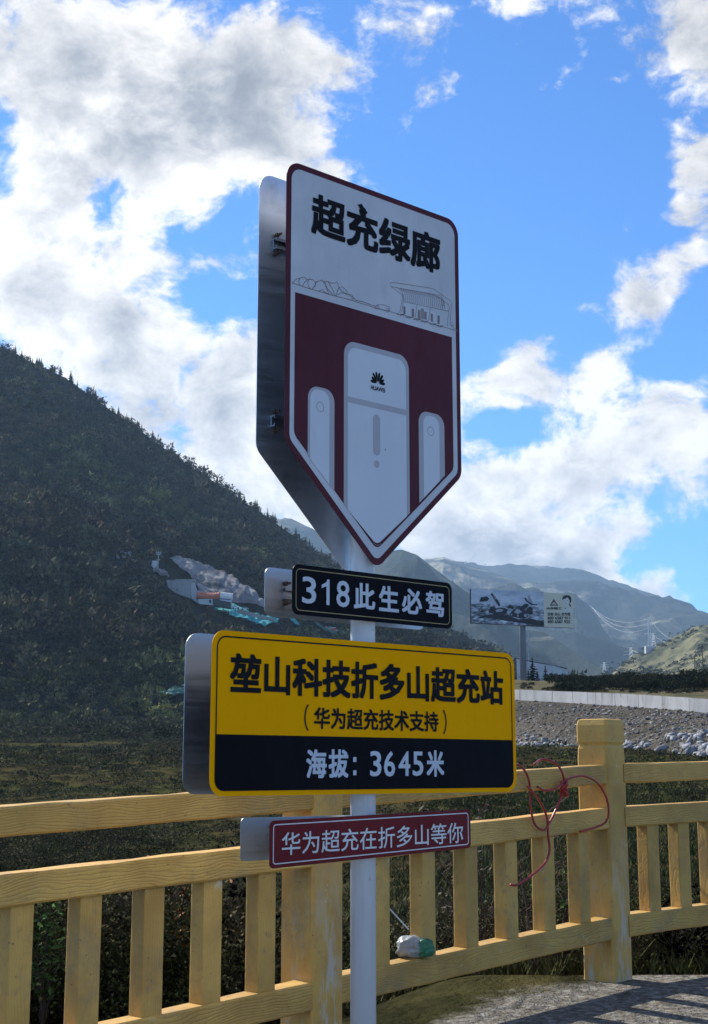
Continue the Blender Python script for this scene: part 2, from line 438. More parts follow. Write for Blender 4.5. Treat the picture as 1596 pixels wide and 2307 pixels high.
def field(g, b):
    p = pos(g)
    n = g.noise(p, .05, 5, .6, .5); n2 = g.noise(scalev(g, p, (1, .55, 1)), .7, 8, .68, .3); n3 = g.noise(p, 6, 5, .7)
    c = g.ramp(n, [(.34, (.044, .046, .018)), (.46, (.064, .064, .023)), (.54, (.064, .050, .026)), (.66, (.080, .080, .025))])
    c = g.mix(g.mr(n2, .40, .58, 0, .85), c, (.015, .017, .009, 1))
    c = g.mix(g.mr(n2, .60, .70, 0, .7), c, (.055, .056, .020, 1))
    c = g.mix(g.mr(n3, .55, .75, 0, .4), c, (.02, .02, .012, 1))
    sx = g.n('ShaderNodeSeparateXYZ'); g.put(sx.inputs[0], p)
    lam = g.m('SUBTRACT', g.m('SUBTRACT', sx.outputs[1], 6.91), g.m('MULTIPLY', sx.outputs[0], 1.136))
    edge = g.m('ADD', lam, g.m('MULTIPLY', g.m('SUBTRACT', g.noise(p, 2.2, 5, .65), .5), 1.6))
    gv = g.ramp(g.noise(p, 22, 8, .75), [(.35, (.07, .062, .05)), (.5, (.16, .145, .12)), (.65, (.30, .29, .26))])
    c = g.mix(g.mr(edge, .25, -.15), c, gv)
    g.put(b.inputs['Base Color'], c)
    bump(g, b, g.m('ADD', g.m('MULTIPLY', n2, 1.0), g.m('MULTIPLY', n3, .25)), 1.0, .25)
M['field'] = mat('rough_pasture', (.06, .065, .025), .95, 0, 0.0, field)
def dirt(g, b):
    p = pos(g); n = g.noise(p, .10, 6, .6, .5); n2 = g.noise(p, .8, 7, .7)
    c = g.ramp(n, [(.35, (.09, .085, .045)), (.5, (.15, .13, .085)), (.62, (.07, .075, .035)), (.75, (.22, .20, .16))])
    g.put(b.inputs['Base Color'], g.mix(g.mr(n2, .45, .65, 0, .7), c, (.05, .05, .03, 1))); bump(g, b, n2, 1, .3)
M['dirt'] = mat('dry_dirt_and_grass', (.15, .13, .08), .95, 0, 0.0, dirt)
def gravel(g, b):
    p = pos(g); n = g.noise(p, 3.2, 6, .75); n2 = g.noise(p, .12, 5, .6, .6)
    v = g.n('ShaderNodeTexVoronoi'); g.put(v.inputs['Vector'], p); v.inputs['Scale'].default_value = 2.6; v.inputs['Randomness'].default_value = 1
    c = g.mix(g.mr(n2, .4, .62), (.19, .168, .14, 1), (.10, .092, .072, 1))
    c = g.mix(g.mr(n, .40, .52, 0, .7), c, (.06, .055, .045, 1)); c = g.mix(g.mr(n, .60, .68, 0, .9), c, (.38, .37, .36, 1))
    g.put(b.inputs['Base Color'], c); bump(g, b, g.m('ADD', v.outputs['Distance'], n), 1, .2)
M['gravel'] = mat('tipped_gravel', (.17, .16, .15), .95, 0, 0.0, gravel)
M['chips'] = mat('grey_gravel_stones', (.2, .19, .18), .9, 0, 0.0, lambda g, b: g.put(b.inputs['Base Color'], g.ramp(g.noise(pos(g), 1.9, 3, .6), [(.38, (.09, .085, .075)), (.52, (.17, .16, .145)), (.66, (.36, .35, .34))])))
M['boulder'] = mat('pale_broken_rock', (.5, .5, .5), .85, 0, .25, lambda g, b: (
    g.put(b.inputs['Base Color'], g.mix(g.mr(g.noise(pos(g), 3.5, 7, .7), .45, .65), (.33, .33, .33, 1), (.10, .10, .095, 1))), bump(g, b, g.noise(pos(g), 5, 6, .7), .7, .1)))
def farhill(name, stops, s1, s2, litstop=None):
    def bld(g, b):
        p = pos(g)
        n = g.noise(p, s1, 9, .62, .8); n2 = g.noise(p, s2, 8, .7)
        c = g.ramp(n, stops)
        g.put(b.inputs['Base Color'], g.mix(g.mr(n2, .42, .62, 0, .75), c, (.020, .030, .024, 1)))
        bump(g, b, n2, 1.0, .16 / s2)
    return mat(name, stops[0][1], .95, 0, 0.0, bld)
M['hill1'] = farhill('far_mountain_turf_lit_ribs', [(.36, (.022, .030, .028)), (.46, (.055, .062, .048)), (.52, (.026, .034, .030)), (.58, (.36, .33, .25)), (.66, (.045, .052, .040))], .0011, .010)  # pale stop paints sunlit ribs into the turf; other stops cooled towards haze
M['hill2'] = farhill('near_hill_turf', [(.36, (.13, .13, .07)), (.48, (.21, .20, .115)), (.56, (.13, .13, .08)), (.66, (.34, .31, .22)), (.75, (.17, .16, .10))], .004, .05)
M['verge'] = mat('roadside_gravel_verge', (.2, .19, .17), .95, 0, 0.0, lambda g, b: (
    g.put(b.inputs['Base Color'], g.ramp(g.noise(pos(g), 14, 8, .75), [(.35, (.09, .08, .065)), (.5, (.19, .175, .15)), (.65, (.33, .32, .29))])), bump(g, b, g.noise(pos(g), 30, 6, .7), 1, .02)))

# ---------------------------------------------------------------- terrain
def interp(x, xs, ys): return np.interp(x, xs, ys)
def wall_d(px): return interp(px, [700, 1000, 1162, 1596, 2100, 3000], [165, 150, 129, 90, 74, 62])
def wall_base_z(px):   # relative to the eye
    return interp(px, [700, 1000, 1162, 1389, 1596, 2100, 3000], [6.6, 6.4, 5.9, 4.55, 3.35, 2.6, 2.3])
def bank_foot_d(px): return wall_d(px) - 23
LP = ([0, 5, 7.6, 9.2, 14, 25, 40, 70, 120, 200, 350, 600, 1000, 3000, 9000, 30000], [-1.35, -1.3, -1.25, -1.5, -2.6, -3.3, -3.3, -2.4, .45, 3.2, 8.4, 8.5, 8, 8, 8, 8])
RP = ([0, 5, 8.6, 10, 20, 40, 60, 80, 105, 130, 30000], [-1.35, -1.25, -1.12, -1.35, -1.8, -1.0, .25, 1.05, 1.5, 2, 2])
PP = ([0, 90, 108, 129, 150, 200, 230, 400, 1000, 3000, 9000, 30000], [3.4, 4.0, 5.4, 6.6, 8.7, 11.3, 12.2, 20, 52, 172, 380, 900])
def ground_rel(px, d):
    px = np.asarray(px, float); d = np.asarray(d, float)
    L = interp(d, *LP); Rr = interp(d, *RP)
    W = wall_d(px); zb = wall_base_z(px)
    plate = np.maximum(interp(d, *PP), zb)
    fz = interp(d, *RP)
    tb = np.clip((d - (W - 23)) / 22.0, 0, 1)
    Rr = np.where(d > W - 23, Rr * (1 - tb) + (zb - .1) * tb - .35, Rr)
    k = np.clip((d - (W - .2)) / 3.0, 0, 1)
    Rr = Rr * (1 - k) + (zb + (plate - zb) * np.clip((d - W) / 6.0, 0, 1)) * k
    t = np.clip((px - 640) / 450, 0, 1); t = t * t * (3 - 2 * t)
    z = L * (1 - t) + Rr * t
    X = (px - CX) / 3388 * d
    amp = np.interp(d, [9, 20, 60, 200, 2000], [0, .10, .22, .5, 6])
    amp = amp * np.where((np.abs(d - W) < 28) & (px > 900), .3, 1)
    return z + amp * fbm(X * .12, d * .12, 4) + .35 * amp * fbm(X * .7, d * .7, 2)
def ground_z(X, Y):
    """height of the ground under a point (scalar or array)"""
    Y_ = np.maximum(np.asarray(Y, float), .5)
    px = CX + 3388 * np.asarray(X, float) / Y_
    return ground_rel(np.clip(px, -3000, 4600), Y_) + EYE

cols = np.concatenate([np.linspace(-3000, -350, 18), np.linspace(-300, 1900, 240), np.linspace(1950, 4600, 18)])
ds = np.concatenate([np.linspace(2.0, 12, 22), np.geomspace(12.6, 200, 150), np.geomspace(208, 16000, 46)])
PXg, Dg = np.meshgrid(cols, ds)
Xg = (PXg - CX) / 3388 * Dg
Zg = ground_rel(PXg, Dg) + EYE
V = np.stack([Xg, Dg, Zg], -1).reshape(-1, 3)
nc, nd_ = len(cols), len(ds)
idx = np.arange(nc * nd_).reshape(nd_, nc)
F = np.stack([idx[:-1, :-1], idx[:-1, 1:], idx[1:, 1:], idx[1:, :-1]], -1).reshape(-1, 4)
# material: pasture beyond the fence, gravel verge this side, dirt behind the wall
cd = Dg[:-1, :-1].ravel(); cpx = PXg[:-1, :-1].ravel()
mids = np.zeros(len(cd), int); mids = np.where((cd > wall_d(cpx)) & (cpx > 1000), 2, mids)
gr = link('ground', tri_mesh('ground', V, F, mids, True), None, None, [M['field'], M['verge'], M['dirt']])
tag(gr, kind='structure')
# the apron around and behind the camera
mb = MB()
zs = -.02
n = 48
ring = [(math.cos(2 * math.pi * k / n), math.sin(2 * math.pi * k / n)) for k in range(n)]
vv = [(0, 0, zs)]; ff = []
rad = [3, 8, 60, 600, 16000]
for r_ in rad: vv += [(x * r_, y * r_ if y < 0 else y * min(r_, 4.0) * .9, zs if y < 0 else zs - .03) for x, y in ring]
for k in range(n):
    ff.append((0, 1 + k, 1 + (k + 1) % n))
    for j in range(len(rad) - 1):
        a = 1 + j * n; b_ = a + n
        ff.append((a + k, b_ + k, b_ + (k + 1) % n, a + (k + 1) % n))
mb.add(vv, ff)
tag(mb.build('verge', M['verge']), kind='structure')

def relief(name, ridge, foot, nu, nv, p, amp, nscale, material, back=.7, fine=0.0, ridgeamp=0.15, seed=0, ridged=True):
    """a mountain flank: grid from its foot line over its crest and down the far side"""
    rp = np.array(ridge, float); fp = np.array(foot, float)
    x0 = max(rp[0, 0], fp[0, 0]); x1 = min(rp[-1, 0], fp[-1, 0])
    u = np.linspace(x0, x1, nu)
    Rp = np.array([P(a, np.interp(a, rp[:, 0], rp[:, 1]), np.interp(a, rp[:, 0], rp[:, 2])) for a in u])
    Fp = np.array([P(a, np.interp(a, fp[:, 0], fp[:, 1]), np.interp(a, fp[:, 0], fp[:, 2])) for a in u])
    v = np.concatenate([[-.06], np.linspace(0, 1, nv), np.linspace(1.04, 1.8, 10)])
    Pt = np.zeros((len(v), nu, 3))
    for i, t in enumerate(v):
        if t < 0: q = Fp.copy(); q[:, 2] -= 60; q[:, 1] *= .985
        elif t <= 1:
            q = Fp + (Rp - Fp) * t
            q[:, 2] = Fp[:, 2] + (Rp[:, 2] - Fp[:, 2]) * t ** p
        else:
            q = Fp + (Rp - Fp) * t
            q[:, 2] = Rp[:, 2] - (Rp[:, 2] - Fp[:, 2]) * (back * (t - 1) * 1.3) - (t - 1) ** 2 * 40
        Pt[i] = q
    X, Y = Pt[..., 0], Pt[..., 1]
    f = fbm(X * nscale + seed, Y * nscale + seed * 2, 6, rough=.55, ridge=ridged)
    tv = np.clip(v, 0, 1)[:, None]
    w = (np.sin(np.pi * np.clip(tv, 0, .999)) ** .8) * amp + np.where(v[:, None] > .9, ridgeamp * amp, 0) * (v[:, None] > 0)
    Pt[..., 2] += w * (f - .1)
    if fine: Pt[..., 2] += fine * fbm(X * nscale * 12, Y * nscale * 12, 3) * (v[:, None] > 0)
    nr = len(v); idx = np.arange(nr * nu).reshape(nr, nu)
    F = np.stack([idx[:-1, :-1], idx[:-1, 1:], idx[1:, 1:], idx[1:, :-1]], -1).reshape(-1, 4)
    me = tri_mesh(name, Pt.reshape(-1, 3), F, None, True)
    o = link(name, me, None, None, material); tag(o, kind='structure')
    return o, Pt, F
# wooded mountain on the left
MR = [(-2600, -100, 900), (-900, 330, 850), (-300, 620, 800), (0, 782, 780), (145, 848, 780), (270, 935, 790), (400, 1030, 800), (540, 1122, 820), (640, 1190, 850), (780, 1292, 880),
      (900, 1365, 900), (1030, 1440, 930), (1160, 1508, 960), (1260, 1538, 1000), (1330, 1560, 1000)]
MF = [(-2600, 1690, 280), (0, 1668, 320), (407, 1650, 330), (800, 1610, 350), (1000, 1575, 380), (1162, 1548, 420), (1330, 1545, 480)]
mount, MPt, MFc = relief('wooded_mountain', MR, MF, 300, 110, 1.12, 18, .008, M['hillsoil'], ridgeamp=.05, fine=.4, ridged=False)
bvh = BVHTree.FromPolygons([Vector(p) for p in MPt.reshape(-1, 3).tolist()], MFc.tolist())
def cast(px, py, tree=None):
    r = Vector(ray(px, py)); r.normalize()
    h = (tree or bvh).ray_cast(Vector((0, 0, EYE)), r)
    return (h[0], h[1]) if h[0] is not None else (None, None)

# far mountains
relief('far_mountain', [(600, 1262, 6500), (860, 1262, 6300), (960, 1275, 6200), (1042, 1274, 6200), (1087, 1283, 6200), (1170, 1282, 6200), (1236, 1284, 6200), (1281, 1290, 6200), (1320, 1301, 6100), (1375, 1326, 6000), (1406, 1332, 6000),
        (1476, 1348, 5900), (1528, 1366, 5800), (1596, 1397, 5700), (1760, 1480, 5600), (2000, 1470, 5500), (2300, 1400, 5300), (3200, 1440, 5000)],
       [(600, 1530, 3300), (1200, 1528, 3300), (1389, 1520, 3300), (1600, 1518, 3300), (3200, 1510, 3300)], 300, 110, 1.0, 170, .0012, M['hill1'], ridgeamp=.0, seed=3)
relief('mountain_spur', [(900, 1262, 5200), (940, 1266, 5100), (960, 1261, 5000), (1000, 1255, 4900), (1060, 1274, 4700), (1130, 1296, 4400), (1180, 1318, 4200), (1240, 1345, 4000), (1299, 1368, 3800), (1345, 1410, 3600), (1385, 1452, 3400), (1425, 1500, 3200), (1460, 1530, 3000)],
       [(900, 1535, 2600), (1200, 1532, 2600), (1300, 1530, 2650), (1460, 1532, 2900)], 220, 90, 1.0, 110, .0019, M['hill1'], ridgeamp=.0, seed=9)
relief('domed_mountain', [(560, 1190, 4400), (620, 1168, 4200), (660, 1170, 4100), (700, 1190, 3900), (740, 1214, 3800), (780, 1250, 3500), (840, 1256, 3000), (875, 1243, 2800), (905, 1238, 2700), (940, 1250, 2650), (985, 1285, 2600), (1040, 1325, 2550), (1100, 1375, 2450),
        (1180, 1418, 2350), (1226, 1424, 2300), (1270, 1452, 2200), (1330, 1490, 2100), (1389, 1523, 2000)],
       [(560, 1530, 1700), (1200, 1535, 1700), (1300, 1533, 1750), (1389, 1534, 1900)], 240, 90, 1.0, 75, .0028, M['hill1'], ridgeamp=.0, seed=5)
# grassy hill on the right
HR = [(1380, 1524, 1300), (1389, 1515, 1300), (1424, 1490, 1400), (1469, 1466, 1500), (1500, 1452, 1550), (1528, 1438, 1600), (1577, 1418, 1650), (1610, 1412, 1700), (1800, 1330, 1700), (2100, 1270, 1700), (3000, 1250, 1600)]
HF = [(1380, 1527, 1000), (1596, 1526, 900), (1800, 1528, 850), (3000, 1530, 800)]
hillr, HPt, HFc = relief('grassy_hill', HR, HF, 160, 60, .9, 26, .006, M['hill2'], ridgeamp=.12, seed=11, fine=.6)
bvhH = BVHTree.FromPolygons([Vector(p) for p in HPt.reshape(-1, 3).tolist()], HFc.tolist())
us = np.linspace(900, 2600, 200); vs = np.linspace(0, 1, 34)
Vb = []
for t in vs:
    for a in us:
        d0 = bank_foot_d(a) - 1.5; d1 = wall_d(a) - .1
        d = d0 + (d1 - d0) * t
        z0 = float(np.interp(d0, *RP)) - .1; z1 = float(wall_base_z(a))
        z = z0 + (z1 - z0) * (t ** .85)
        Vb.append(((a - CX) / 3388 * d, d, z + EYE))
Vb = np.array(Vb)
mid = np.repeat(np.sin(np.pi * vs) ** .5, len(us))
Vb[:, 2] += (.45 * fbm(Vb[:, 0] * .13, Vb[:, 1] * .13, 3) + .14 * fbm(Vb[:, 0] * 1.3, Vb[:, 1] * 1.3, 3)) * mid
idx = np.arange(len(vs) * len(us)).reshape(len(vs), len(us))
Fb = np.stack([idx[:-1, :-1], idx[:-1, 1:], idx[1:, 1:], idx[1:, :-1]], -1).reshape(-1, 4)
tag(link('gravel_bank', tri_mesh('gravel_bank', Vb, Fb, None, True), None, None, M['gravel']), kind='structure')
bvhB = BVHTree.FromPolygons([Vector(p) for p in Vb.tolist()], Fb.tolist())

# ---------------------------------------------------------------- foliage and stone builders
def leaf_cloud(n, rx, ry, rz, size, seed, lift=0.0, fill=.45, narrow=1.0):
    """n leaf-sized triangles on and inside a lumpy ellipsoid; returns arrays"""
    r = np.random.default_rng(seed)
    d = r.normal(size=(n, 3)); d /= np.linalg.norm(d, axis=1)[:, None]
    d[:, 2] = np.where(d[:, 2] < -.35, -d[:, 2], d[:, 2])
    lump = 1 + .35 * np.sin(d[:, 0] * 5 + seed) * np.cos(d[:, 1] * 4.3 + seed * 2) + .2 * np.sin(d[:, 2] * 7 + seed)
    rad = (fill + (1 - fill) * r.random(n) ** .5) * lump
    c = d * rad[:, None] * np.array([rx, ry, rz])
    c[:, 2] += lift
    a = r.normal(size=(n, 3)); a /= np.linalg.norm(a, axis=1)[:, None]
    a = a * .75 + d * .6
    b = np.cross(a, r.normal(size=(n, 3))); b /= np.linalg.norm(b, axis=1)[:, None]
    s_ = size * (.6 + .8 * r.random(n))[:, None]
    a = a * s_; b = b * s_ * .5 * narrow
    V = np.stack([c - b, c + b, c + a], 1).reshape(-1, 3)
    F = np.arange(3 * n).reshape(-1, 3)
    return V, F
def conifer(seed, h=1.0, w=.22, tiers=11, arms=8):
    r = np.random.default_rng(seed); V = []; F = []
    for k in range(tiers):
        t = k / (tiers - 1)
        z = h * (.10 + .86 * t); rr = w * h * (1 - t) ** .85 * (.8 + .4 * r.random()) + .012 * h
        m = max(4, int(arms * (1 - .4 * t)))
        a0 = r.random() * 6
        for j in range(m):
            a = a0 + 2 * math.pi * j / m + r.normal() * .2
            L = rr * (.65 + .6 * r.random()); wd = rr * .42
            ca, sa = math.cos(a), math.sin(a); b = len(V)
            dz = -.055 * h * (1 - t * .5) * (.5 + r.random())
            V += [(0, 0, z + .05 * h), (ca * L * .6 - sa * wd, sa * L * .6 + ca * wd, z + dz * .5), (ca * L, sa * L, z + dz), (ca * L * .6 + sa * wd, sa * L * .6 - ca * wd, z + dz * .5)]
            F += [(b, b + 1, b + 2), (b, b + 2, b + 3)]
    b = len(V)
    V += [(.012 * h, 0, h * .93), (-.012 * h, .01 * h, h * .93), (0, 0, h * 1.03)]; F += [(b, b + 1, b + 2)]
    return np.array(V), np.array(F)
def tint_attr(me, protos, which, lo=.5, hi=1.7):
    n = np.concatenate([np.full(len(protos[w][0]), t) for w, t in zip(which, lo + (hi - lo) * rng.random(len(which)) ** 1.6)])
    a = me.attributes.new('tint', 'FLOAT', 'POINT'); a.data.foreach_set('value', n.astype(np.float32))
def scatter(protos, pts, scales, rots, squash=None):
    global last_which
    """join transformed copies of prototype (V,F) arrays into one pair of arrays"""
    VV = []; FF = []; off = 0
    which = rng.integers(0, len(protos), len(pts)); last_which = which
    for i in range(len(pts)):
        v, f = protos[which[i]]
        c, s_ = math.cos(rots[i]), math.sin(rots[i])
        q = v * scales[i]
        if squash is not None: q = q * np.array([1, 1, squash[i]])
        x = q[:, 0] * c - q[:, 1] * s_; y = q[:, 0] * s_ + q[:, 1] * c
        VV.append(np.stack([x, y, q[:, 2]], 1) + pts[i]); FF.append(f + off); off += len(v)
    return np.concatenate(VV), np.concatenate(FF)
def rock_mesh(seed, npts=16, flat=.65):
    r = np.random.default_rng(seed)
    bm = bmesh.new()
    d = r.normal(size=(npts, 3)); d /= np.linalg.norm(d, axis=1)[:, None]
    for q in d: bm.verts.new((q[0] * .55 * (.8 + .4 * r.random()), q[1] * .42, q[2] * .36 * flat / .65 + .22))
    res = bmesh.ops.convex_hull(bm, input=bm.verts)
    bmesh.ops.delete(bm, geom=[e for e in res['geom_interior'] if isinstance(e, bmesh.types.BMVert)], context='VERTS')
    bmesh.ops.triangulate(bm, faces=bm.faces)
    bm.verts.index_update()
    V = np.array([v_.co[:] for v_ in bm.verts]); F = np.array([[q.index for q in f_.verts] for f_ in bm.faces]); bm.free()
    return V, F

# ---------------------------------------------------------------- the wooded slope
nv_, nu_ = MPt.shape[0], MPt.shape[1]
def slope_point(u, v):
    """u column 0..1, v 0..1 foot to ridge (rows 1..110)"""
    a = u * (nu_ - 1); b = 1 + v * 109
    i = np.clip(a.astype(int), 0, nu_ - 2); j = np.clip(b.astype(int), 0, nv_ - 2)
    fa = (a - i)[:, None]; fb = (b - j)[:, None]
    return (MPt[j, i] * (1 - fa) * (1 - fb) + MPt[j, i + 1] * fa * (1 - fb) + MPt[j + 1, i] * (1 - fa) * fb + MPt[j + 1, i + 1] * fa * fb)
def px_of(p):
    q = p - np.array([0, 0, EYE]); f = q[:, 1] * math.cos(PITCH) + q[:, 2] * math.sin(PITCH); uu = -q[:, 1] * math.sin(PITCH) + q[:, 2] * math.cos(PITCH)
    return CX + FPX * q[:, 0] / f, CY - FPX * uu / f
def in_poly(x, y, poly):
    c = np.zeros(len(x), bool); n = len(poly)
    for i in range(n):
        x1, y1 = poly[i]; x2, y2 = poly[(i + 1) % n]
        c ^= ((y1 > y) != (y2 > y)) & (x < (x2 - x1) * (y - y1) / (y2 - y1 + 1e-9) + x1)
    return c
def c2(x, y): return (x * .2823 + 225.3, y * .2823 + 1182.7)   # close-up grid of the construction site
SC = {'rock_small': [c2(*q) for q in [(120, 235), (150, 215), (200, 235), (230, 232), (290, 280), (260, 290), (170, 292), (130, 270)]],
      'rock_lane': [c2(*q) for q in [(420, 345), (470, 350), (510, 365), (560, 440), (480, 420), (420, 395)]],
      'rock_main': [c2(*q) for q in [(535, 310), (560, 288), (600, 283), (680, 310), (760, 325), (850, 365), (960, 405), (1050, 445), (1110, 505), (1180, 525), (1235, 575), (1270, 620), (1330, 650), (1400, 700), (1330, 700), (1180, 665), (1050, 655), (900, 600), (780, 560), (700, 440), (640, 390), (580, 345)]],
      'net_main': [c2(*q) for q in [(760, 628), (850, 645), (960, 665), (1040, 672), (1100, 700), (1160, 735), (1250, 752), (1330, 770), (1410, 790), (1405, 825), (1340, 835), (1295, 855), (1180, 812), (1130, 800), (1040, 775), (960, 740), (900, 712), (850, 668), (790, 650)]],
      'shelf': [c2(*q) for q in [(520, 430), (1060, 540), (1060, 665), (1110, 668), (1400, 760), (1330, 790), (1100, 700), (760, 632), (600, 540), (520, 500)]]}
SC['net_low'] = [(354, 1578), (372, 1570), (395, 1561), (417, 1559), (440, 1562), (440, 1580), (417, 1580), (390, 1583)]
SC['net_far'] = [(648, 1402), (655, 1398), (668, 1410), (672, 1418), (662, 1416)]
SC['net_right'] = [(702, 1410), (712, 1408), (722, 1420), (740, 1420), (752, 1426), (775, 1430), (776, 1437), (750, 1436), (725, 1428)]
def free_of_site(p, h=None, w=None):
    x, y = px_of(p); bad = np.zeros(len(p), bool)
    h = np.full(len(p), 4.0) if h is None else h; w = np.full(len(p), 1.0) if w is None else w
    k1 = 3388 / p[:, 1]
    for k in SC:
        for q in (0, .5, .95):
            for r_ in (-.8, 0, .8): bad |= in_poly(x + r_ * w * k1, y - q * h * k1, SC[k])
    return ~bad
N = 11500
u = rng.random(N); u = .59 + u * .405; v = rng.random(N) ** .85 * 1.0
pts = slope_point(np.clip(u, 0, 1), v)
ppx, ppy = px_of(pts)
keep = (ppx > -260) & (ppx < 1330)
pts = pts[keep]; ppx = ppx[keep]; ppy = ppy[keep]
protos = [leaf_cloud(100, 1.0, 1.0, .85, .28, s_, .45) for s_ in range(6)]
sc_ = rng.choice([1.2, 1.7, 2.3, 3.2, 4.2], len(pts), p=[.25, .3, .25, .15, .05]) * rng.uniform(.8, 1.2, len(pts)) * (1 + .5 * fbm(pts[:, 0] * .02, pts[:, 1] * .02, 2))
ok = free_of_site(pts, sc_ * 1.5, sc_); pts = pts[ok]; sc_ = sc_[ok]
Vf, Ff = scatter(protos, pts, sc_, rng.random(len(pts)) * 6.28, rng.uniform(.8, 1.3, len(pts)))
me = tri_mesh('hillside_scrub', Vf, Ff); tint_attr(me, protos, last_which, .35, 2.4)
tag(link('hillside_scrub', me, None, None, M['scrub']), 'dense dark grey-green scrub covering the left mountainside', 'scrub', None, 'stuff')
# conifers: those one can pick out are things, the rest one mass
cprot = [conifer(s_, 1.0, .24 + .03 * (s_ % 3)) for s_ in range(5)]
N = 2600
u = .59 + rng.random(N) * .405; v = rng.random(N) ** .7
pc = slope_point(u, v); x_, y_ = px_of(pc)
dens_ = fbm(pc[:, 0] * .012 + 5, pc[:, 1] * .012, 3)
k = (x_ > -200) & (x_ < 1300) & free_of_site(pc, np.full(len(pc), 6.5), np.full(len(pc), 1.5)) & (dens_ > -.15)
pc = pc[k]
hh = rng.uniform(4.0, 7.5, len(pc))
Vf, Ff = scatter(cprot, pc, hh, rng.random(len(pc)) * 6.28)
tag(link('conifer_wood', tri_mesh('conifer_wood', Vf, Ff), None, None, M['conifer']), 'mass of small dark conifers among the scrub on the left mountain', 'conifers', None, 'stuff')
cmesh = []
for v_, f_ in cprot:
    me = tri_mesh('conifer', v_, f_)
    me.materials.append(M['conifer'])
    mb = MB(); mb.tube([(0, 0, -.1), (0, 0, .5), (0, 0, .95)], [.018, .012, .004], 5)
    tm = mb.mesh('trunk'); tm.materials.append(M['bark'])
    cmesh.append((me, tm))
def conifer_thing(p, h, label, group, parts=False):
    me, tm = random.choice(cmesh)
    if parts:
        e = empty('conifer', p, label, 'tree', group)
        for nm, m_ in (('crown', me), ('trunk', tm)):
            o = link(nm, m_, e); o.scale = (h, h, h); o.rotation_euler.z = random.random() * 6.28
        return e
    o = link('conifer', me, None, p); o.scale = (h, h, h); o.rotation_euler.z = random.random() * 6.28
    return tag(o, label, 'tree', group)
ridge_u = []
tries = 0
while len(ridge_u) < 150 and tries < 3000:
    tries += 1
    ux = random.uniform(.65, .97); vz = 1 - abs(random.gauss(0, .012))
    p = slope_point(np.array([ux]), np.array([vz]))[0]
    xx, yy = px_of(p[None])
    if not (-30 < xx[0] < 1240): continue
    ridge_u.append(p)
    conifer_thing(p - np.array([0, 0, .3]), random.choice([random.uniform(2.5, 4.5), random.uniform(4, 7.5)]), 'small dark conifer standing along the skyline of the left mountain', 'conifers along the mountain skyline')
for (a, b_, h) in [(286, 1258, 6), (372, 1330, 8), (503, 1385, 7), (515, 1395, 6), (545, 1376, 6.5), (530, 1392, 5.5), (460, 1370, 5.5), (640, 1398, 6), (1075, 1485, 9), (1045, 1466, 8), (1092, 1489, 7)]:
    pt, _ = cast(a, b_ + 8)
    if pt is None: continue
    lab = {286: 'small conifer growing in the pale upper rock scar', 372: 'dark conifer left of the concrete portal wall', 1075: 'tallest dark conifer on the low ridge right of the sign post'}.get(a, 'dark conifer growing through or beside the teal net' if a < 700 else 'dark conifer on the low ridge right of the sign post')
    conifer_thing(pt, h * pt.y / 900 * 1.3, lab, None if a in (286, 372, 1075) else ('conifers by the teal net' if a < 700 else 'conifers on the low ridge'), True)

# ---------------------------------------------------------------- construction site on the slope
def drape(name, poly, material, off=1.2, step=2.6, rough_=.9, tree=None, kind='structure', label=None, cat=None, thick=.25, sm=3):
    xs = [q[0] for q in poly]; ys = [q[1] for q in poly]
    gx = np.arange(min(xs) - step, max(xs) + step * 2, step); gy = np.arange(min(ys) - step, max(ys) + step * 2, step)
    ids = {}; V = []; F = []
    for j, y in enumerate(gy):
        for i, x in enumerate(gx):
            h, nn = cast(x, y, tree)
            if h is None: continue
            jit = rough_ * float(fbm(np.array([x * .11]), np.array([y * .11]), 3)[0])
            ids[(i, j)] = len(V)
            V.append(tuple(h + nn * (off + jit)))
    for j in range(len(gy) - 1):
        for i in range(len(gx) - 1):
            c = (gx[i] + step / 2, gy[j] + step / 2)
            if in_poly(np.array([c[0]]), np.array([c[1]]), poly)[0] and all(q in ids for q in ((i, j), (i + 1, j), (i + 1, j + 1), (i, j + 1))):
                F.append((ids[(i, j)], ids[(i, j + 1)], ids[(i + 1, j + 1)], ids[(i + 1, j)]))
    bm = bmesh.new(); bv = [bm.verts.new(q) for q in V]
    for f_ in F:
        if max((bv[f_[0]].co - bv[k].co).length for k in f_) < 22: bm.faces.new([bv[k] for k in f_])
    bmesh.ops.delete(bm, geom=[v_ for v_ in bm.verts if not v_.link_faces], context='VERTS')
    for _ in range(sm): bmesh.ops.smooth_vert(bm, verts=bm.verts, factor=.5, use_axis_x=True, use_axis_y=True, use_axis_z=True)
    bmesh.ops.recalc_face_normals(bm, faces=bm.faces)
    bmesh.ops.solidify(bm, geom=bm.faces[:], thickness=thick)
    me = bpy.data.meshes.new(name); bm.to_mesh(me); bm.free()
    o = link(name, me, None, None, material)
    for p_ in me.polygons: p_.use_smooth = True
    return tag(o, label, cat, None, kind)
drape('upper_rock_scar', SC['rock_small'], M['rock'], .8, 2.0, 1.5)
drape('lane_rock_scar', SC['rock_lane'], M['rock'], .8, 2.0, 1.5)
drape('rock_cutting', SC['rock_main'], M['rock'], 2.0, 1.6, .9, sm=6)
drape('debris_net', SC['net_main'], M['net'], 2.2, 1.8, .9, kind=None, label='bright teal debris netting spread down the slope below the portal', cat='netting')
drape('debris_net', SC['net_low'], M['net2'], 1.8, 1.8, .7, kind=None, label='faded green netting over a mound left of the yellow sign', cat='netting')
drape('debris_net', SC['net_far'], M['net'], 1.6, 1.8, .6, kind=None, label='small scrap of teal netting just above the yellow sign, left of the pole', cat='netting')
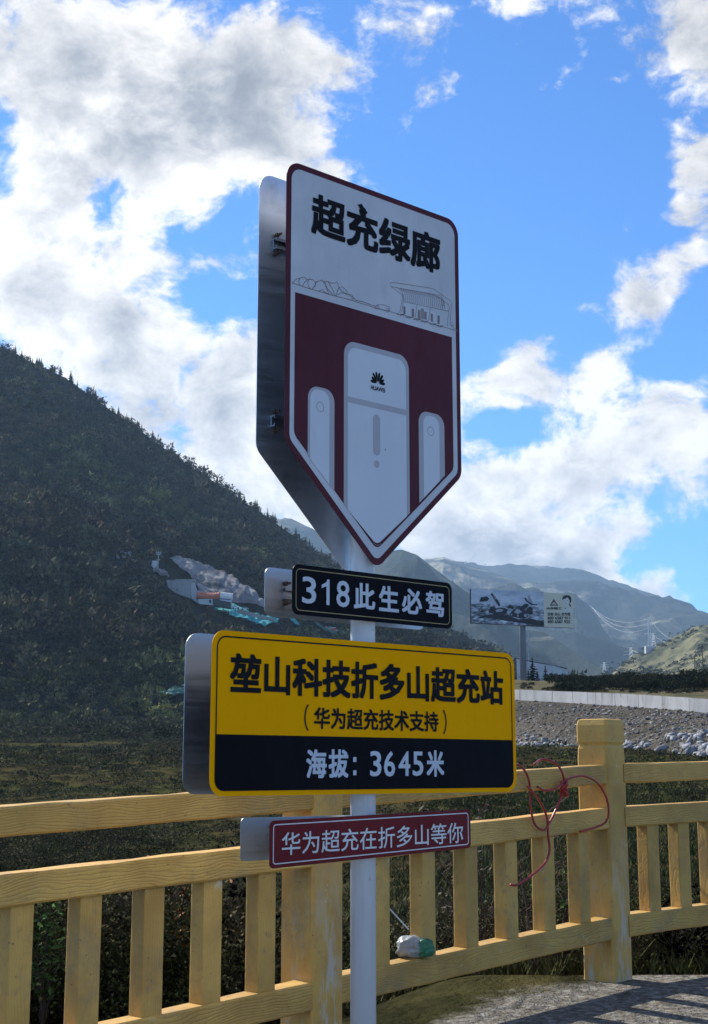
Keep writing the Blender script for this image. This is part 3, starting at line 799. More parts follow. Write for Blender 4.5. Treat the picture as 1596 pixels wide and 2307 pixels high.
drape('debris_net', SC['net_right'], M['net2'], 1.6, 1.8, .6, kind=None, label='pale green netting scraps under the orange barrier above the yellow sign', cat='netting')
site0, _ = cast(*c2(800, 640))
SD = site0.y - 6.0       # depth of the working shelf
def S(x, y, d=0.0):
    """point of the site close-up grid at the shelf's depth"""
    a, b_ = c2(x, y); return P(a, b_, SD + d)
def slab(name, q, depth, material, parent=None, loc=(0, 0, 0)):
    """solid with a front outline given on the shelf and real depth behind"""
    mb = MB(); n = len(q)
    f_ = [S(*k) for k in q]; back = [p + np.array([0, depth, 0]) for p in f_]
    mb.add([p - np.array(loc) for p in f_ + back], [tuple(range(n)), tuple(range(2 * n - 1, n - 1, -1))] + [(i, i + n, (i + 1) % n + n, (i + 1) % n) for i in range(n)])
    return mb.build(name, material, parent)
tun = empty('tunnel_portal', tuple(S(680, 600)), 'grey concrete tunnel portal with sloping wing wall cut into the mountainside', 'tunnel portal')
L0 = tuple(tun.location)
slab('wing_wall', [(530, 440), (610, 437), (608, 525), (640, 545), (700, 580), (610, 545), (545, 500)], 8, M['conc'], tun, L0)
slab('wing_wall', [(612, 437), (756, 440), (716, 470), (735, 590), (700, 578), (640, 545), (610, 525)], 8, M['conc'], tun, L0)
M['wcon'] = concrete('pale_concrete', (.55, .57, .58), (.42, .44, .45), .3, False)
slab('buttress', [(718, 462), (752, 456), (782, 570), (790, 622), (765, 615), (735, 590)], 3, M['wcon'], tun, L0)
slab('roof_slab', [(775, 518), (950, 545), (1000, 560), (1000, 568), (940, 556), (776, 530)], 9, M['conc'], tun, L0)
slab('parapet', [(600, 434), (756, 433), (758, 443), (610, 441)], 3.0, M['wcon'], tun, L0)
dk = MB(); pts_ = [S(775, 562, -2), S(830, 570, -2), (S(900, 574, -2)), S(962, 565, -2)]
pts_ = smooth_path(pts_, 6)
rr = [(1.30 + .10 * (k % 2)) for k in range(len(pts_))]
duct = empty('ventilation_duct', tuple(pts_[0]), 'orange ribbed ventilation duct with white end running from the tunnel portal', 'duct')
l0 = Vector(pts_[0])
dk.tube([Vector(p) - l0 for p in pts_], rr, 12, True)
dk.build('flexible_hose', paint('orange_duct_fabric', (.52, .14, .07), .6), duct, smooth=False)
dk = MB(); dk.tube([Vector(S(962, 566, -2)) - l0, Vector(S(1010, 572, -2)) - l0, Vector(S(1058, 578, -2)) - l0], 1.35, 12, True)
dk.build('end_tube', paint('white_duct_metal', (.72, .72, .68), .5), duct)
S0 = S
def S(x, y, d=0.0): return S0(x, y, d - 9)
cab = empty('site_cabin', tuple(S(845, 640)), 'pale grey site cabin with one small window beside the portal', 'cabin')
L0 = tuple(cab.location)
slab('body', [(785, 590), (900, 590), (900, 641), (790, 628)], 4, paint('cabin_panel', (.50, .53, .54), .6), cab, L0)
w_ = slab('window', [(872, 596), (888, 596), (888, 622), (872, 621)], .1, M['black'], cab, L0); w_.location.y -= .06
bth = empty('equipment_shed', tuple(S(975, 660)), 'dark green open shed with a blue and white banner under the duct end', 'shed')
L0 = tuple(bth.location)
slab('body', [(900, 592), (1048, 600), (1045, 662), (903, 640)], 5, paint('dark_green_sheet', (.012, .045, .040), .6), bth, L0)
slab('banner', [(955, 584), (1050, 592), (1050, 616), (958, 600)], .2, paint('white_banner', (.62, .66, .72), .6), bth, L0).location.y -= .3
slab('stripe', [(955, 586), (1048, 594), (1048, 600), (957, 593)], .1, paint('blue_banner_band', (.03, .05, .22), .6), bth, L0).location.y -= .45
slab('corner_post', [(1044, 600), (1050, 600), (1053, 662), (1047, 662)], .3, M['wcon'], bth, L0).location.y -= .2
rwl = empty('retaining_wall', tuple(S(1250, 740)), 'long grey retaining wall stepping down the slope above the teal net', 'wall')
L0 = tuple(rwl.location)
for k in range(4):
    a = k / 4; b_ = (k + 1) / 4 - .008
    ya, yb = 664 + 84 * a, 664 + 84 * b_
    xa, xb = 1095 + 300 * a, 1095 + 300 * b_
    hgt = 34 - 12 * a
    slab('wall_panel', [(xa, ya), (xb, yb), (xb, yb + hgt), (xa, ya + hgt)], 1.2, M['conc'], rwl, L0)
def far_car(c, L, lab, col, grp=None):
    e = empty('parked_car', tuple(c), lab, 'car', grp)
    mb = MB(); prof = [(-.5, .12), (.5, .12), (.5, .25), (.42, .29), (.2, .31), (.08, .44), (-.3, .45), (-.44, .31), (-.5, .28)]
    mb.prism([(x * L, z * L * .85) for x, z in prof], -.2 * L, .2 * L); mb.build('body', paint('car_paint', col, .3), e)
    mb = MB(); mb.prism([(x * L, z * L * .85) for x, z in [(-.36, .32), (.12, .32), (.05, .42), (-.28, .425)]], -.205 * L, .205 * L); mb.build('window', M['black'], e)
    for sx in (-.32, .32):
        for sy in (-.18, .18):
            mb = MB(); mb.tube([(sx * L, (sy - .03) * L, .085 * L), (sx * L, (sy + .03) * L, .085 * L)], .085 * L, 12); mb.build('wheel', M['ink'], e)
    return e
far_car(S(1085, 668, -1), 2.6, 'white car parked beside the green shed on the slope', (.75, .77, .78))
far_car(S(1158, 676, -1), 2.4, 'silver car parked right of the white car above the retaining wall', (.5, .52, .55))
ctx = [(410, 330), (427, 332), (444, 334)]
for i, (a, b_) in enumerate([(428, 335), (447, 335)]):
    q = Vector(cast(*c2(a, b_))[0]); mb = MB(); mb.tube([(0, 0, -.3), (0, 0, 1.2), (0, 0, 2.3)], [.75, .75, .65], 10)
    tag(mb.build('water_tank', paint('tank_white', (.6, .62, .62), .5), None, q), ['left', 'right'][i] + ' one of two small white tanks by the hillside power pole', 'tank')
pp = Vector(cast(*c2(462, 352))[0])
pe = empty('power_pole', pp, 'pale concrete power pole with crossarms above the rock lane', 'utility pole')
k_ = pp.y * .2823 / 3388
mb = MB(); mb.tube([(0, 0, -1), (3 * k_, 0, 150 * k_)], [.24, .14], 6); mb.build('pole', M['wcon'], pe)
for zz, w2 in ((136, 20), (122, 16), (76, 12)):
    mb = MB(); mb.box((3 * k_, -.1, zz * k_), (w2 * 2 * k_, .25, .25)); c = mb.build('crossarm', M['wcon'], pe)
    for sx in (-.9, 0, .9):
        mb = MB(); mb.tube([(3 * k_ + sx * w2 * k_, -.1, zz * k_), (3 * k_ + sx * w2 * k_, -.1, (zz + 8) * k_)], .16, 6); mb.build('insulator', M['wcon'], c)
# orange barrier and container down the track
bq = Vector(cast(753, 1424)[0]); bq.y -= 4
be = empty('barrier', bq, 'orange and white barrier boards beside a pale net above the yellow sign', 'barrier')
kk = bq.y / 3388
M['orange'] = paint('orange_barrier', (.65, .09, .04), .5)
for i, (x0, x1, y0, y1, m_) in enumerate([(-10, 14, 2, 6, 'orange'), (-20, -16, 0, 12, 'orange'), (-8, 4, 7, 9, 'wcon'), (14, 20, 0, 5, 'wcon')]):
    mb = MB(); mb.box(((x0 + x1) / 2 * kk, 0, (y0 + y1) / 2 * kk), ((x1 - x0) * kk, .5, (y1 - y0) * kk)); mb.build('board', M[m_], be)
#@@END2

# bushes dotted over the grassy hill
N = 1900
a = rng.random(N) * .42 * (HPt.shape[1] - 1); b_ = 1 + rng.random(N) * 59
ph = HPt[b_.astype(int), a.astype(int)] + rng.normal(size=(N, 3)) * np.array([6, 6, 0])
hp = [leaf_cloud(40, 1.0, 1.0, .7, .45, s_ + 300, .3) for s_ in range(5)]
ph = ph[fbm(ph[:, 0] * .01, ph[:, 1] * .01, 3) > -.12]
Vf, Ff = scatter(hp, ph, rng.uniform(.8, 2.7, len(ph)), rng.random(len(ph)) * 6.28)
me = tri_mesh('hill_scrub', Vf, Ff); tint_attr(me, hp, last_which, .5, 1.3)
tag(link('hill_scrub', me, None, None, M['hillbush']), 'low bushes dotted over the grassy hill at the right', 'scrub', None, 'stuff')
# ---------------------------------------------------------------- parapet wall above the gravel
def gz(px, d): return float(ground_rel(np.array([px]), np.array([d]))[0]) + EYE
wl = empty('parapet_wall', (0, 110, wall_base_z(1300) + EYE), 'long low whitewashed concrete parapet wall on top of the gravel bank', 'wall')
L0 = Vector(wl.location)
joints = [960, 1040, 1110, 1175, 1250, 1296, 1348, 1392, 1445, 1500, 1560, 1640, 1740, 1860, 2000, 2200, 2500]
for a, b_ in zip(joints[:-1], joints[1:]):
    mb = MB(); V = []
    for px in (a + .35, b_ - .35):
        d = float(wall_d(px)); x = (px - CX) / 3388 * d; zb = float(wall_base_z(px)) + EYE
        top = P(px, np.interp(px, [900, 1162, 1389, 1596, 2500], [1545, 1553, 1562, 1574, 1640]), d)[2] + random.uniform(-.015, .015)
        V += [Vector((x, d, zb - .6)) - L0, Vector((x, d, top)) - L0, Vector((x + .12, d + .3, top)) - L0, Vector((x + .12, d + .3, zb - .6)) - L0]
    mb.add(V, [(0, 1, 2, 3), (4, 7, 6, 5), (0, 4, 5, 1), (1, 5, 6, 2), (2, 6, 7, 3), (3, 7, 4, 0)])
    o = mb.build('wall_panel', M['wall'], wl)

# ---------------------------------------------------------------- boulders and loose stones
rocks = [rock_mesh(s_, 9 + s_ % 4, .5 + .1 * (s_ % 4)) for s_ in range(10)]
rmesh = []
for v_, f_ in rocks:
    me = tri_mesh('boulder', v_, f_); me.materials.append(M['boulder']); rmesh.append(me)
def boulder(px, d, s_, label, group):
    x = (px - CX) / 3388 * d
    h = None
    r_ = bvhB.ray_cast(Vector((x, d, 60)), Vector((0, 0, -1)))[0]
    z = max(float(ground_z(x, d)), r_.z if r_ is not None else -99)
    o = link('boulder', random.choice(rmesh), None, (x, d, z - .06 * s_))
    o.scale = (s_ * random.uniform(.8, 1.4), s_, s_ * random.uniform(.7, 1.3)); o.rotation_euler = (random.uniform(-.3, .3), random.uniform(-.3, .3), random.random() * 6.28)
    return tag(o, label, 'boulder', group)
la = 'white broken boulder in the row at the gravel foot, between sign and post'
lb = 'white broken boulder in the row at the gravel foot, right of the post'
lc = 'pale boulder heaped in the pile at the far right'
for k in range(62):
    px = random.uniform(1166, 1292); d = float(bank_foot_d(px)) + random.gauss(-.8, 1.7)
    boulder(px, d, random.choice([.25, .35, .45, .6]) * random.uniform(.8, 1.3), la, 'white boulders along the bank foot')
for k in range(34):
    px = random.uniform(1398, 1500); d = float(bank_foot_d(px)) + random.gauss(-.8, 1.3)
    boulder(px, d, random.choice([.2, .3, .4, .5]) * random.uniform(.8, 1.3), lb, 'white boulders right of the post')
for k in range(90):
    t = random.random() ** .6; px = 1512 + 130 * t; d = float(bank_foot_d(px)) + random.uniform(-1.5, 3.0 + 9 * t)
    boulder(px, d, random.choice([.25, .35, .5, .7]) * random.uniform(.8, 1.3), lc, 'boulder pile at the right')
boulder(1424, 80, .45, 'lone pale stone half way up the gravel bank', None)
# loose chips over the bank
small = [rock_mesh(s_ + 40, 8, .6) for s_ in range(6)]
NB = 15000
ua = rng.integers(0, len(us) * len(vs), NB); base = Vb[ua] + rng.normal(size=(NB, 3)) * np.array([.35, .35, 0])
bz = []
for q in base:
    h = bvhB.ray_cast(Vector((q[0], q[1], 60)), Vector((0, 0, -1)))[0]
    bz.append(h.z if h is not None else -50)
base[:, 2] = bz
kx = px_of(base)[0]
base = base[(base[:, 2] > -10) & (kx < 1750) & (kx > 1120)]
Vf, Ff = scatter(small, base - np.array([0, 0, .03]), rng.choice([.10, .15, .22, .32], len(base), p=[.35, .38, .21, .06]) * rng.uniform(.7, 1.3, len(base)), rng.random(len(base)) * 6.28)
tag(link('gravel_stones', tri_mesh('gravel_stones', Vf, Ff), None, None, M['chips']), 'loose grey stones scattered over the gravel bank', 'gravel', None, 'stuff')

# ---------------------------------------------------------------- bushes and young pines behind the wall
bprot = [leaf_cloud(520, 1.0, 1.0, .8, .16, s_ + 20, .55, .3) for s_ in range(5)]
bmeshes = []
for v_, f_ in bprot:
    me = tri_mesh('bush', v_, f_); me.materials.append(M['bush']); bmeshes.append(me)
def bush(px, d, s_, label, group, sq=1.0, z=None, x=None):
    xx = (px - CX) / 3388 * d
    o = link('bush', random.choice(bmeshes), None, (xx, d, gz(px, d) - .1 * s_ if z is None else z))
    o.scale = (s_, s_, s_ * sq); o.rotation_euler.z = random.random() * 6.28
    return tag(o, label, 'bush', group)
def top_line(px): return np.interp(px, [1240, 1268, 1300, 1341, 1382, 1431, 1476, 1530, 1563, 1596, 1700], [1533, 1531, 1526, 1533, 1520, 1514, 1519, 1520, 1511, 1511, 1505])
for k in range(84):
    px = 1245 + 4.9 * k + random.uniform(-3, 3)
    d = random.uniform(143, 172)
    zt = P(px, top_line(px) + random.uniform(-5, 8), d)[2]
    h = max(.9, zt - gz(px, d))
    bush(px, d, min(1.9, h / 1.45), 'dark low bush in the hedge-like row behind the parapet wall', 'dark bushes behind the parapet wall', h / 1.45 / min(1.9, h / 1.45))
for k in range(90):
    px = 1268 + 4.0 * k + random.uniform(-4, 4); d = random.uniform(128, 146)
    ymax = top_line(px) + random.uniform(5, 18)
    zt = P(px, ymax, d)[2]; h = max(.7, zt - gz(px, d)); 
    bush(px, d, min(1.3, max(.8, h / 1.45)), 'dark rounded bush in the front row between wall and hedge-like row', 'dark bushes in front row above the wall', h / 1.45 / min(1.3, max(.8, h / 1.45)))
for k in range(46):
    px = random.uniform(1180, 1600); d = random.uniform(wall_d(px) + 6, 150)
    bush(px, d, random.uniform(.2, .5), 'small scrubby tuft on the dry ground right behind the wall', 'small tufts behind the wall', .7)
for (px, d, h, lab) in [(1196, 205, 2.4, 'small dark pine left of the pale shed roof end, beside the billboard pole'), (1206, 195, 3.6, 'taller young pine just right of the billboard pole'), (1216, 200, 2.0, 'short pine standing between two taller ones right of the billboard pole'),
                       (1235, 190, 2.4, 'bushy young pine in front of the pale long shed'), (1162, 215, 2.6, 'dark pine directly left of the billboard pole')]:
    conifer_thing(Vector(((px - CX) / 3388 * d, d, gz(px, d) - .1)), h, lab, None, True)
for k in range(26):
    px = random.uniform(1150, 1262); d = random.uniform(300, 360); zt = P(px, np.interp(px, [1150, 1180, 1210, 1230, 1262], [1497, 1499, 1488, 1497, 1530]) + random.uniform(-2, 8), d)[2]
    p = Vector(((px - CX) / 3388 * d, d, gz(px, d) - .2)); hgt = max(2.0, zt - p.z)
    conifer_thing(p, min(hgt, 12), 'dark conifer in the grove behind the pale long shed', 'conifers behind the long shed')

# pale long shed
e = empty('long_shed', tuple(P(1215, 1515, 250)), 'long low pale shed with a thin dark roof edge beside the billboard pole', 'shed')
L0 = e.location
A = [(1164, 1482, 240), (1188, 1487, 240), (1215, 1492, 245), (1245, 1497, 250), (1278, 1505, 255)]
for i in range(4):
    a, b_ = A[i], A[i + 1]
    mb = MB(); V = []
    for (px, py, d) in (a, b_):
        t = P(px + (.25 if (px, py, d) == a else -.25), py + 2.2, d); V += [Vector((t[0], t[1], gz(px, d) - .5)) - L0, Vector(t) - L0, Vector((t[0] + 1, t[1] + 6, t[2])) - L0, Vector((t[0] + 1, t[1] + 6, gz(px, d) - .5)) - L0]
    mb.add(V, [(0, 1, 2, 3), (4, 7, 6, 5), (0, 4, 5, 1), (1, 5, 6, 2), (2, 6, 7, 3), (3, 7, 4, 0)]); mb.build('wall_panel', M['wcon'], e)
mb = MB(); V = []
for (px, py, d) in (A[0], A[-1]):
    t = P(px, py, d - .6); V += [Vector(t) - L0, Vector((t[0], t[1], t[2] + .14)) - L0, Vector((t[0] + 1, t[1] + 7.5, t[2] + .14)) - L0, Vector((t[0] + 1, t[1] + 7.5, t[2])) - L0]
mb.add(V, [(0, 1, 2, 3), (4, 7, 6, 5), (0, 4, 5, 1), (1, 5, 6, 2), (2, 6, 7, 3), (3, 7, 4, 0)]); mb.build('roof', M['conc'], e)

# ---------------------------------------------------------------- billboard
BD = 230.0
def b4(x, y): return (x * .17645 + 1041.9, y * .17645 + 1312.3)
TL, TR, BL, BR = P(*b4(119, 75), BD), P(*b4(1438, 138), BD * 1.03), P(*b4(118, 521), BD), P(*b4(1433, 583), BD * 1.03)
bb = empty('billboard', tuple(P(1177, 1553, BD + 1.5)), 'wide roadside billboard on one thick steel pole, excavator picture beside a cream phone-number panel', 'billboard')
bb.location.z = gz(1177, BD + 1.5) - .1
L0 = Vector(bb.location)
bx = Vector(BR - BL).normalized(); bz_ = Vector((0, 0, 1)); by = bz_.cross(bx).normalized()   # by points away from the camera
if by.y < 0: by = -by
BW = (Vector(BR) - Vector(BL)).length; BH = float(TL[2] - BL[2])
org = Vector(BL)
zsl = (BR[2] - BL[2]) / BW
def bp(u_, w_, off=0.0): return org + bx * (u_ * BW) + bz_ * (w_ * BH - 0.0) - by * off - L0
# picture coordinates (close-up grid) to board fractions
def bu(x, y):
    u_ = (x - 119) / (1437 - 119); top = 75 + (138 - 75) * u_; bot = 521 + (583 - 521) * u_
    return u_, 1 - (y - top) / (bot - top)
def bpoly(name, pts_, m_, off, parent, raw=False):
    mb = MB(); q = [bp(*(p if raw else bu(*p)), off) for p in pts_]
    mb.add(q, [tuple(range(len(q)))]); return mb.build(name, m_, parent)
mb = MB()
f_ = [bp(0, 0), bp(1, 0), bp(1, 1), bp(0, 1)]; k_ = [p + by * .45 for p in f_]
mb.add(f_ + k_, [(0, 1, 2, 3), (7, 6, 5, 4), (0, 4, 5, 1), (1, 5, 6, 2), (2, 6, 7, 3), (3, 7, 4, 0)])
panel = mb.build('panel', M['black'], bb)
def photo_print(g, b):
    p = objco(g)
    n = g.noise(scalev(g, p, (.5, .5, 1.3)), 1.6, 8, .7, .8)
    g.put(b.inputs['Base Color'], g.ramp(n, [(.36, (.02, .025, .035)), (.47, (.12, .14, .17)), (.54, (.36, .40, .46)), (.64, (.62, .66, .70))]))
M['pgnd'] = mat('printed_rocky_ground', (.2, .2, .22), .5, 0, .3, photo_print)
M['psky'] = mat('printed_pale_sky', (.42, .46, .53), .5, 0, .3, lambda g, b: g.put(b.inputs['Base Color'], g.ramp(g.noise(scalev(g, objco(g), (.3, .3, .8)), 1.0, 5, .6), [(.4, (.34, .40, .49)), (.55, (.50, .55, .62)), (.7, (.64, .68, .73))])))
M['pdark'] = mat('printed_machine_black', (.012, .014, .02), .5, 0, .3)
M['pgrey'] = mat('printed_machine_grey', (.30, .33, .38), .5, 0, .3)
M['cream'] = mat('cream_print', (.60, .57, .44), .5, 0, .3)
M['pred'] = mat('dark_red_print', (.18, .03, .02), .5, 0, .3)
M['pskin'] = mat('pale_face_print', (.62, .60, .55), .5, 0, .3)
pic = bpoly('picture', [(119, 75), (1042, 119), (1040, 564), (118, 521)], M['psky'], .02, bb)
bpoly('picture_ground', [(119, 275), (210, 263), (330, 275), (480, 300), (640, 285), (800, 300), (1041, 318), (1040, 563), (118, 520)], M['pgnd'], .04, pic)
bpoly('picture_shadow', [(118, 490), (260, 420), (420, 400), (600, 430), (720, 470), (860, 455), (1040, 500), (1040, 562), (118, 519)], M['pdark'], .05, pic)
bpoly('picture_streak', [(118, 470), (300, 450), (560, 490), (900, 540), (700, 545), (300, 520), (118, 515)], M['pgnd'], .06, pic)
for q, m_ in [([(218, 248), (240, 188), (300, 178), (318, 176), (345, 205), (318, 240), (290, 238), (285, 246), (270, 240), (262, 248), (250, 240), (240, 250), (230, 242)], 'pdark'),
              ([(362, 148), (382, 132), (410, 160), (440, 205), (478, 262), (480, 300), (458, 300), (420, 230), (390, 180)], 'pdark'), ([(385, 150), (402, 160), (440, 215), (428, 215)], 'pgrey'),
              ([(330, 380), (360, 310), (400, 300), (430, 330), (470, 320), (540, 325), (580, 345), (570, 380), (520, 420), (420, 430), (390, 400)], 'pdark'), ([(420, 350), (470, 335), (520, 345), (500, 372), (430, 378)], 'pgrey'),
              ([(238, 350), (262, 346), (280, 370), (260, 385), (242, 375)], 'pdark'), ([(575, 310), (600, 280), (630, 290), (660, 320), (650, 335), (580, 325)], 'pdark'),
              ([(600, 400), (640, 350), (700, 310), (730, 330), (790, 270), (830, 265), (850, 290), (780, 340), (820, 370), (830, 430), (780, 460), (700, 450), (610, 430)], 'pdark'),
              ([(655, 380), (690, 330), (720, 340), (760, 375), (700, 400)], 'pgrey'), ([(790, 195), (812, 190), (835, 230), (900, 270), (960, 272), (955, 285), (880, 282), (820, 240)], 'pdark'), ([(835, 160), (860, 150), (900, 250), (880, 262), (840, 215)], 'pgrey'),
              ([(800, 380), (830, 320), (870, 300), (900, 330), (920, 400), (860, 410)], 'pdark'), ([(890, 340), (960, 405), (965, 415), (900, 400)], 'pgrey')]:
    bpoly('machine', q, M[m_], .07 if m_ == 'pdark' else .085, pic)
def disc(cx_, cy_, r_, m_, off, parent, name, n=14): return bpoly(name, [(cx_ + r_ * math.cos(2 * math.pi * k / n), cy_ + r_ * 1.15 * math.sin(2 * math.pi * k / n)) for k in range(n)][::-1], M[m_], off, parent)
for (cx_, cy_, r_) in [(622, 410, 16), (702, 422, 19), (800, 420, 30)]:
    disc(cx_, cy_, r_, 'pdark', .095, pic, 'wheel')
    disc(cx_, cy_, r_ * .62, 'pgrey', .105, pic, 'wheel_rim')
info = bpoly('phone_number_panel', [(1042, 119), (1437, 138), (1433, 580), (1040, 563)], M['cream'], .02, bb)
bpoly('emblem', [(1125, 280), (1176, 202), (1176, 240), (1152, 262)], M['pdark'], .04, info)
bpoly('emblem', [(1176, 202), (1226, 282), (1196, 262), (1176, 240)], M['pred'], .04, info)
for q, m_, of in [([(1283, 210), (1292, 178), (1312, 158), (1345, 150), (1380, 155), (1402, 175), (1408, 215), (1398, 245), (1382, 255), (1400, 290), (1398, 308), (1378, 290), (1360, 230), (1300, 215)], 'pdark', .04),
                  ([(1286, 215), (1300, 205), (1330, 198), (1356, 178), (1372, 200), (1382, 222), (1378, 258), (1372, 280), (1350, 305), (1330, 308), (1308, 290), (1292, 268), (1284, 244)], 'pskin', .05),
                  ([(1290, 330), (1318, 312), (1332, 300), (1372, 295), (1384, 315), (1425, 338), (1434, 388), (1270, 372), (1272, 348)], 'pskin', .045),
                  ([(1300, 222), (1318, 219), (1318, 224), (1301, 227)], 'pdark', .06), ([(1340, 222), (1360, 219), (1360, 224), (1341, 227)], 'pdark', .06), ([(1318, 262), (1342, 262), (1332, 269)], 'pred', .06),
                  ([(1322, 228), (1328, 245), (1320, 248), (1317, 246)], 'pgrey', .06), ([(1312, 330), (1330, 310), (1334, 312), (1318, 338)], 'pdark', .06)]:
    bpoly('portrait', q, M[m_], of, info)

def text_mesh(s, bold=0.0, off=(0, 0)):
    """outline text laid flat in x,y; bold adds weight in em units"""
    cu = bpy.data.curves.new('lettering', 'FONT'); cu.body = s; cu.resolution_u = 3
    ob = bpy.data.objects.new('lettering', cu); COL.objects.link(ob)
    dg = bpy.context.evaluated_depsgraph_get(); dg.update()
    me = bpy.data.meshes.new_from_object(ob.evaluated_get(dg))
    V = np.array([v_.co[:2] for v_ in me.vertices]); F = [tuple(p_.vertices) for p_ in me.polygons]
    bpy.data.objects.remove(ob); bpy.data.meshes.remove(me)
    return V, F
def text_layers(s, bold):
    """the same outline laid down a few times, each a hair above the last and shifted: a heavier stroke"""
    V, F = text_mesh(s)
    offs = [(0, 0)]
    if bold > 0:
        offs = [(bold * a, bold * b_) for a, b_ in ((-1, -1), (0, -1), (1, -1), (-1, 0), (1, 0), (-1, 1), (0, 1), (1, 1), (0, 0))]
    VV = []; FF = []
    for k, (a, b_) in enumerate(offs):
        b0 = len(VV)
        VV += [(x + a, y + b_, k) for x, y in V]
        FF += [tuple(i + b0 for i in f) for f in F]
    return np.array(VV, float), FF
def fit_text(name, s, box, mapf, lift, step, material, parent, bold=0.0, italic=0.0):
    """box = (x0, z0, x1, z1); mapf(x, z, lift) -> Vector"""
    V, F = text_layers(s, bold)
    x0, y0, x1, y1 = V[:, 0].min(), V[:, 1].min(), V[:, 0].max(), V[:, 1].max()
    X = box[0] + (V[:, 0] - x0) / (x1 - x0) * (box[2] - box[0]); Z = box[1] + (V[:, 1] - y0) / (y1 - y0) * (box[3] - box[1])
    me = bpy.data.meshes.new(name)
    me.from_pydata([tuple(mapf(a, b_, lift + step * k)) for a, b_, k in zip(X, Z, V[:, 2])], [], F); me.update()
    o = link(name, me, parent, None, material)
    return o
def bbmap(x, z, lift): return bp(*bu(x, z), lift)
def btext(s, x0, ytop, x1, ybot, m_, bold=.0): fit_text('lettering', s, (x0, ybot, x1, ytop), bbmap, .05, .004, M[m_], info, bold)
btext('SDLG', 1126, 270, 1228, 292, 'pdark', .03)
btext('山东临工', 1080, 308, 1274, 340, 'pdark', .035)
btext('全程 全心 全为您', 1085, 378, 1386, 420, 'pdark', .02)
btext('400 6587 911', 1084, 432, 1382, 470, 'pdark', .02)
btext('400 6587 922', 1082, 480, 1382, 520, 'pdark', .02)
pc = Vector(P(1177.5, 1412, BD * 1.0147 + 1.3)) - L0
mb = MB(); mb.tube([(0, 0, -.5), (0, 0, pc.z), (0, 0, pc.z + BH * .4)], .52, 20); po = mb.build('pole', mat('grey_painted_steel', (.16, .18, .21), .5), bb, smooth=True); po.location = (pc.x, pc.y, 0)
mb = MB(); mb.tube([(0, 0, -.3), (0, 0, pc.z + 1)], .06, 6); po = mb.build('conduit', M['galv'], bb); po.location = (pc.x + .85, pc.y - .2, 0)
mb = MB(); mb.box((0, 0, .15), (1.9, 1.9, .5)); po = mb.build('footing', M['conc'], bb); po.location = (pc.x, pc.y, 0)
for sx in (-.3, .3):
    mb = MB(); a = bp(.5 + sx, .12); mb.tube([(pc.x, pc.y, pc.z + .4), tuple(a + by * .6)], .1, 6); mb.build('brace', M['galv'], bb)

# ---------------------------------------------------------------- pylons, poles and wires on the far slopes
M['lattice'] = mat('galvanised_lattice', (.62, .64, .66), .5, .3)
def lattice(px, top, bot, d, label, kind='pylon', th=.22, col='lattice'):
    b0 = Vector(P(px, bot, d)); H = (bot - top) / 3388 * d
    hh_ = bvhH.ray_cast(Vector((b0.x, b0.y, 2000)), Vector((0, 0, -1)))[0]
    drop = 0
    if hh_ is not None: drop = max(0, b0.z - hh_.z)
    e = empty('pylon', (b0.x, b0.y, b0.z - drop), label, 'pylon')
    H2 = H + drop; wb = H * .15; wt = H * .035
    legs = [(sx * wb, sy * wb) for sx in (-1, 1) for sy in (-1, 1)]
    for (x, y) in legs:
        mb = MB(); mb.tube([(x, y, -1.0), (x * wt / wb, y * wt / wb, H2 * .98)], th, 4); mb.build('leg', M[col], e)
    mb = MB(); nlev = 7
    for j in range(nlev):
        z0, z1 = H2 * j / nlev, H2 * (j + 1) / nlev; w0 = wb + (wt - wb) * j / nlev; w1 = wb + (wt - wb) * (j + 1) / nlev
        for sy in (-1, 1):
            mb.tube([(-w0, sy * w0, z0), (w1, sy * w1, z1)], th * .6, 3); mb.tube([(w0, sy * w0, z0), (-w1, sy * w1, z1)], th * .6, 3)
            mb.tube([(sy * w0, -w0, z0), (sy * w1, w1, z1)], th * .6, 3)
    mb.build('bracing', M[col], e)
    for z, w in ((.70, .30), (.84, .24), (.97, .16)):
        mb = MB(); mb.tube([(-H * w, 0, H2 * z), (0, 0, H2 * z + H * .03), (H * w, 0, H2 * z)], th, 4); mb.build('crossarm', M[col], e)
    return e, b0.z + H
lattice(1464, 1388, 1436, 1900, 'pale pylon rising behind the crest of the grassy hill, left of its top', th=.28)
lattice(1474, 1426, 1465, 1480, 'white pylon standing on the left crest of the grassy hill')
lattice(1424, 1458, 1515, 1350, 'pylon at the low left foot of the grassy hill', th=.14)
lattice(1363, 1492, 1528, 1300, 'small pylon in the valley between the mountains', th=.14)
lattice(1511, 1475, 1522, 1150, 'thin pylon in the middle of the grassy hillside', th=.12)
lattice(1572, 1420, 1456, 1500, 'pylon high on the grassy hill near the right edge of the photo', th=.2)
for (px, t, b_, lab) in ((1049, 1263, 1276, 'left of two tiny pylons on the far ridge'), (1094, 1269, 1284, 'right of two tiny pylons on the far ridge')):
    lattice(px, t, b_, 6150 if px > 1060 else 4850, lab, th=.45)
for (px, t, b_, d, lab) in ((1567, 1475, 1514, 320, 'shorter dark pole behind the bushes at the right'), (1585.5, 1449, 1516, 300, 'taller dark pole behind the bushes at the far right')):
    q = Vector(P(px, b_, d)); z0 = min(q.z, gz(px, d)); H = (b_ - t) / 3388 * d + q.z - z0
    e = empty('utility_pole', (q.x, q.y, z0), lab, 'utility pole')
    mb = MB(); mb.tube([(0, 0, -.3), (0, 0, H)], [.13, .09], 6); mb.build('pole', M['bark'], e)
    mb = MB(); mb.box((0, 0, H * .9), (.9, .12, .12)); mb.build('crossarm', M['bark'], e)
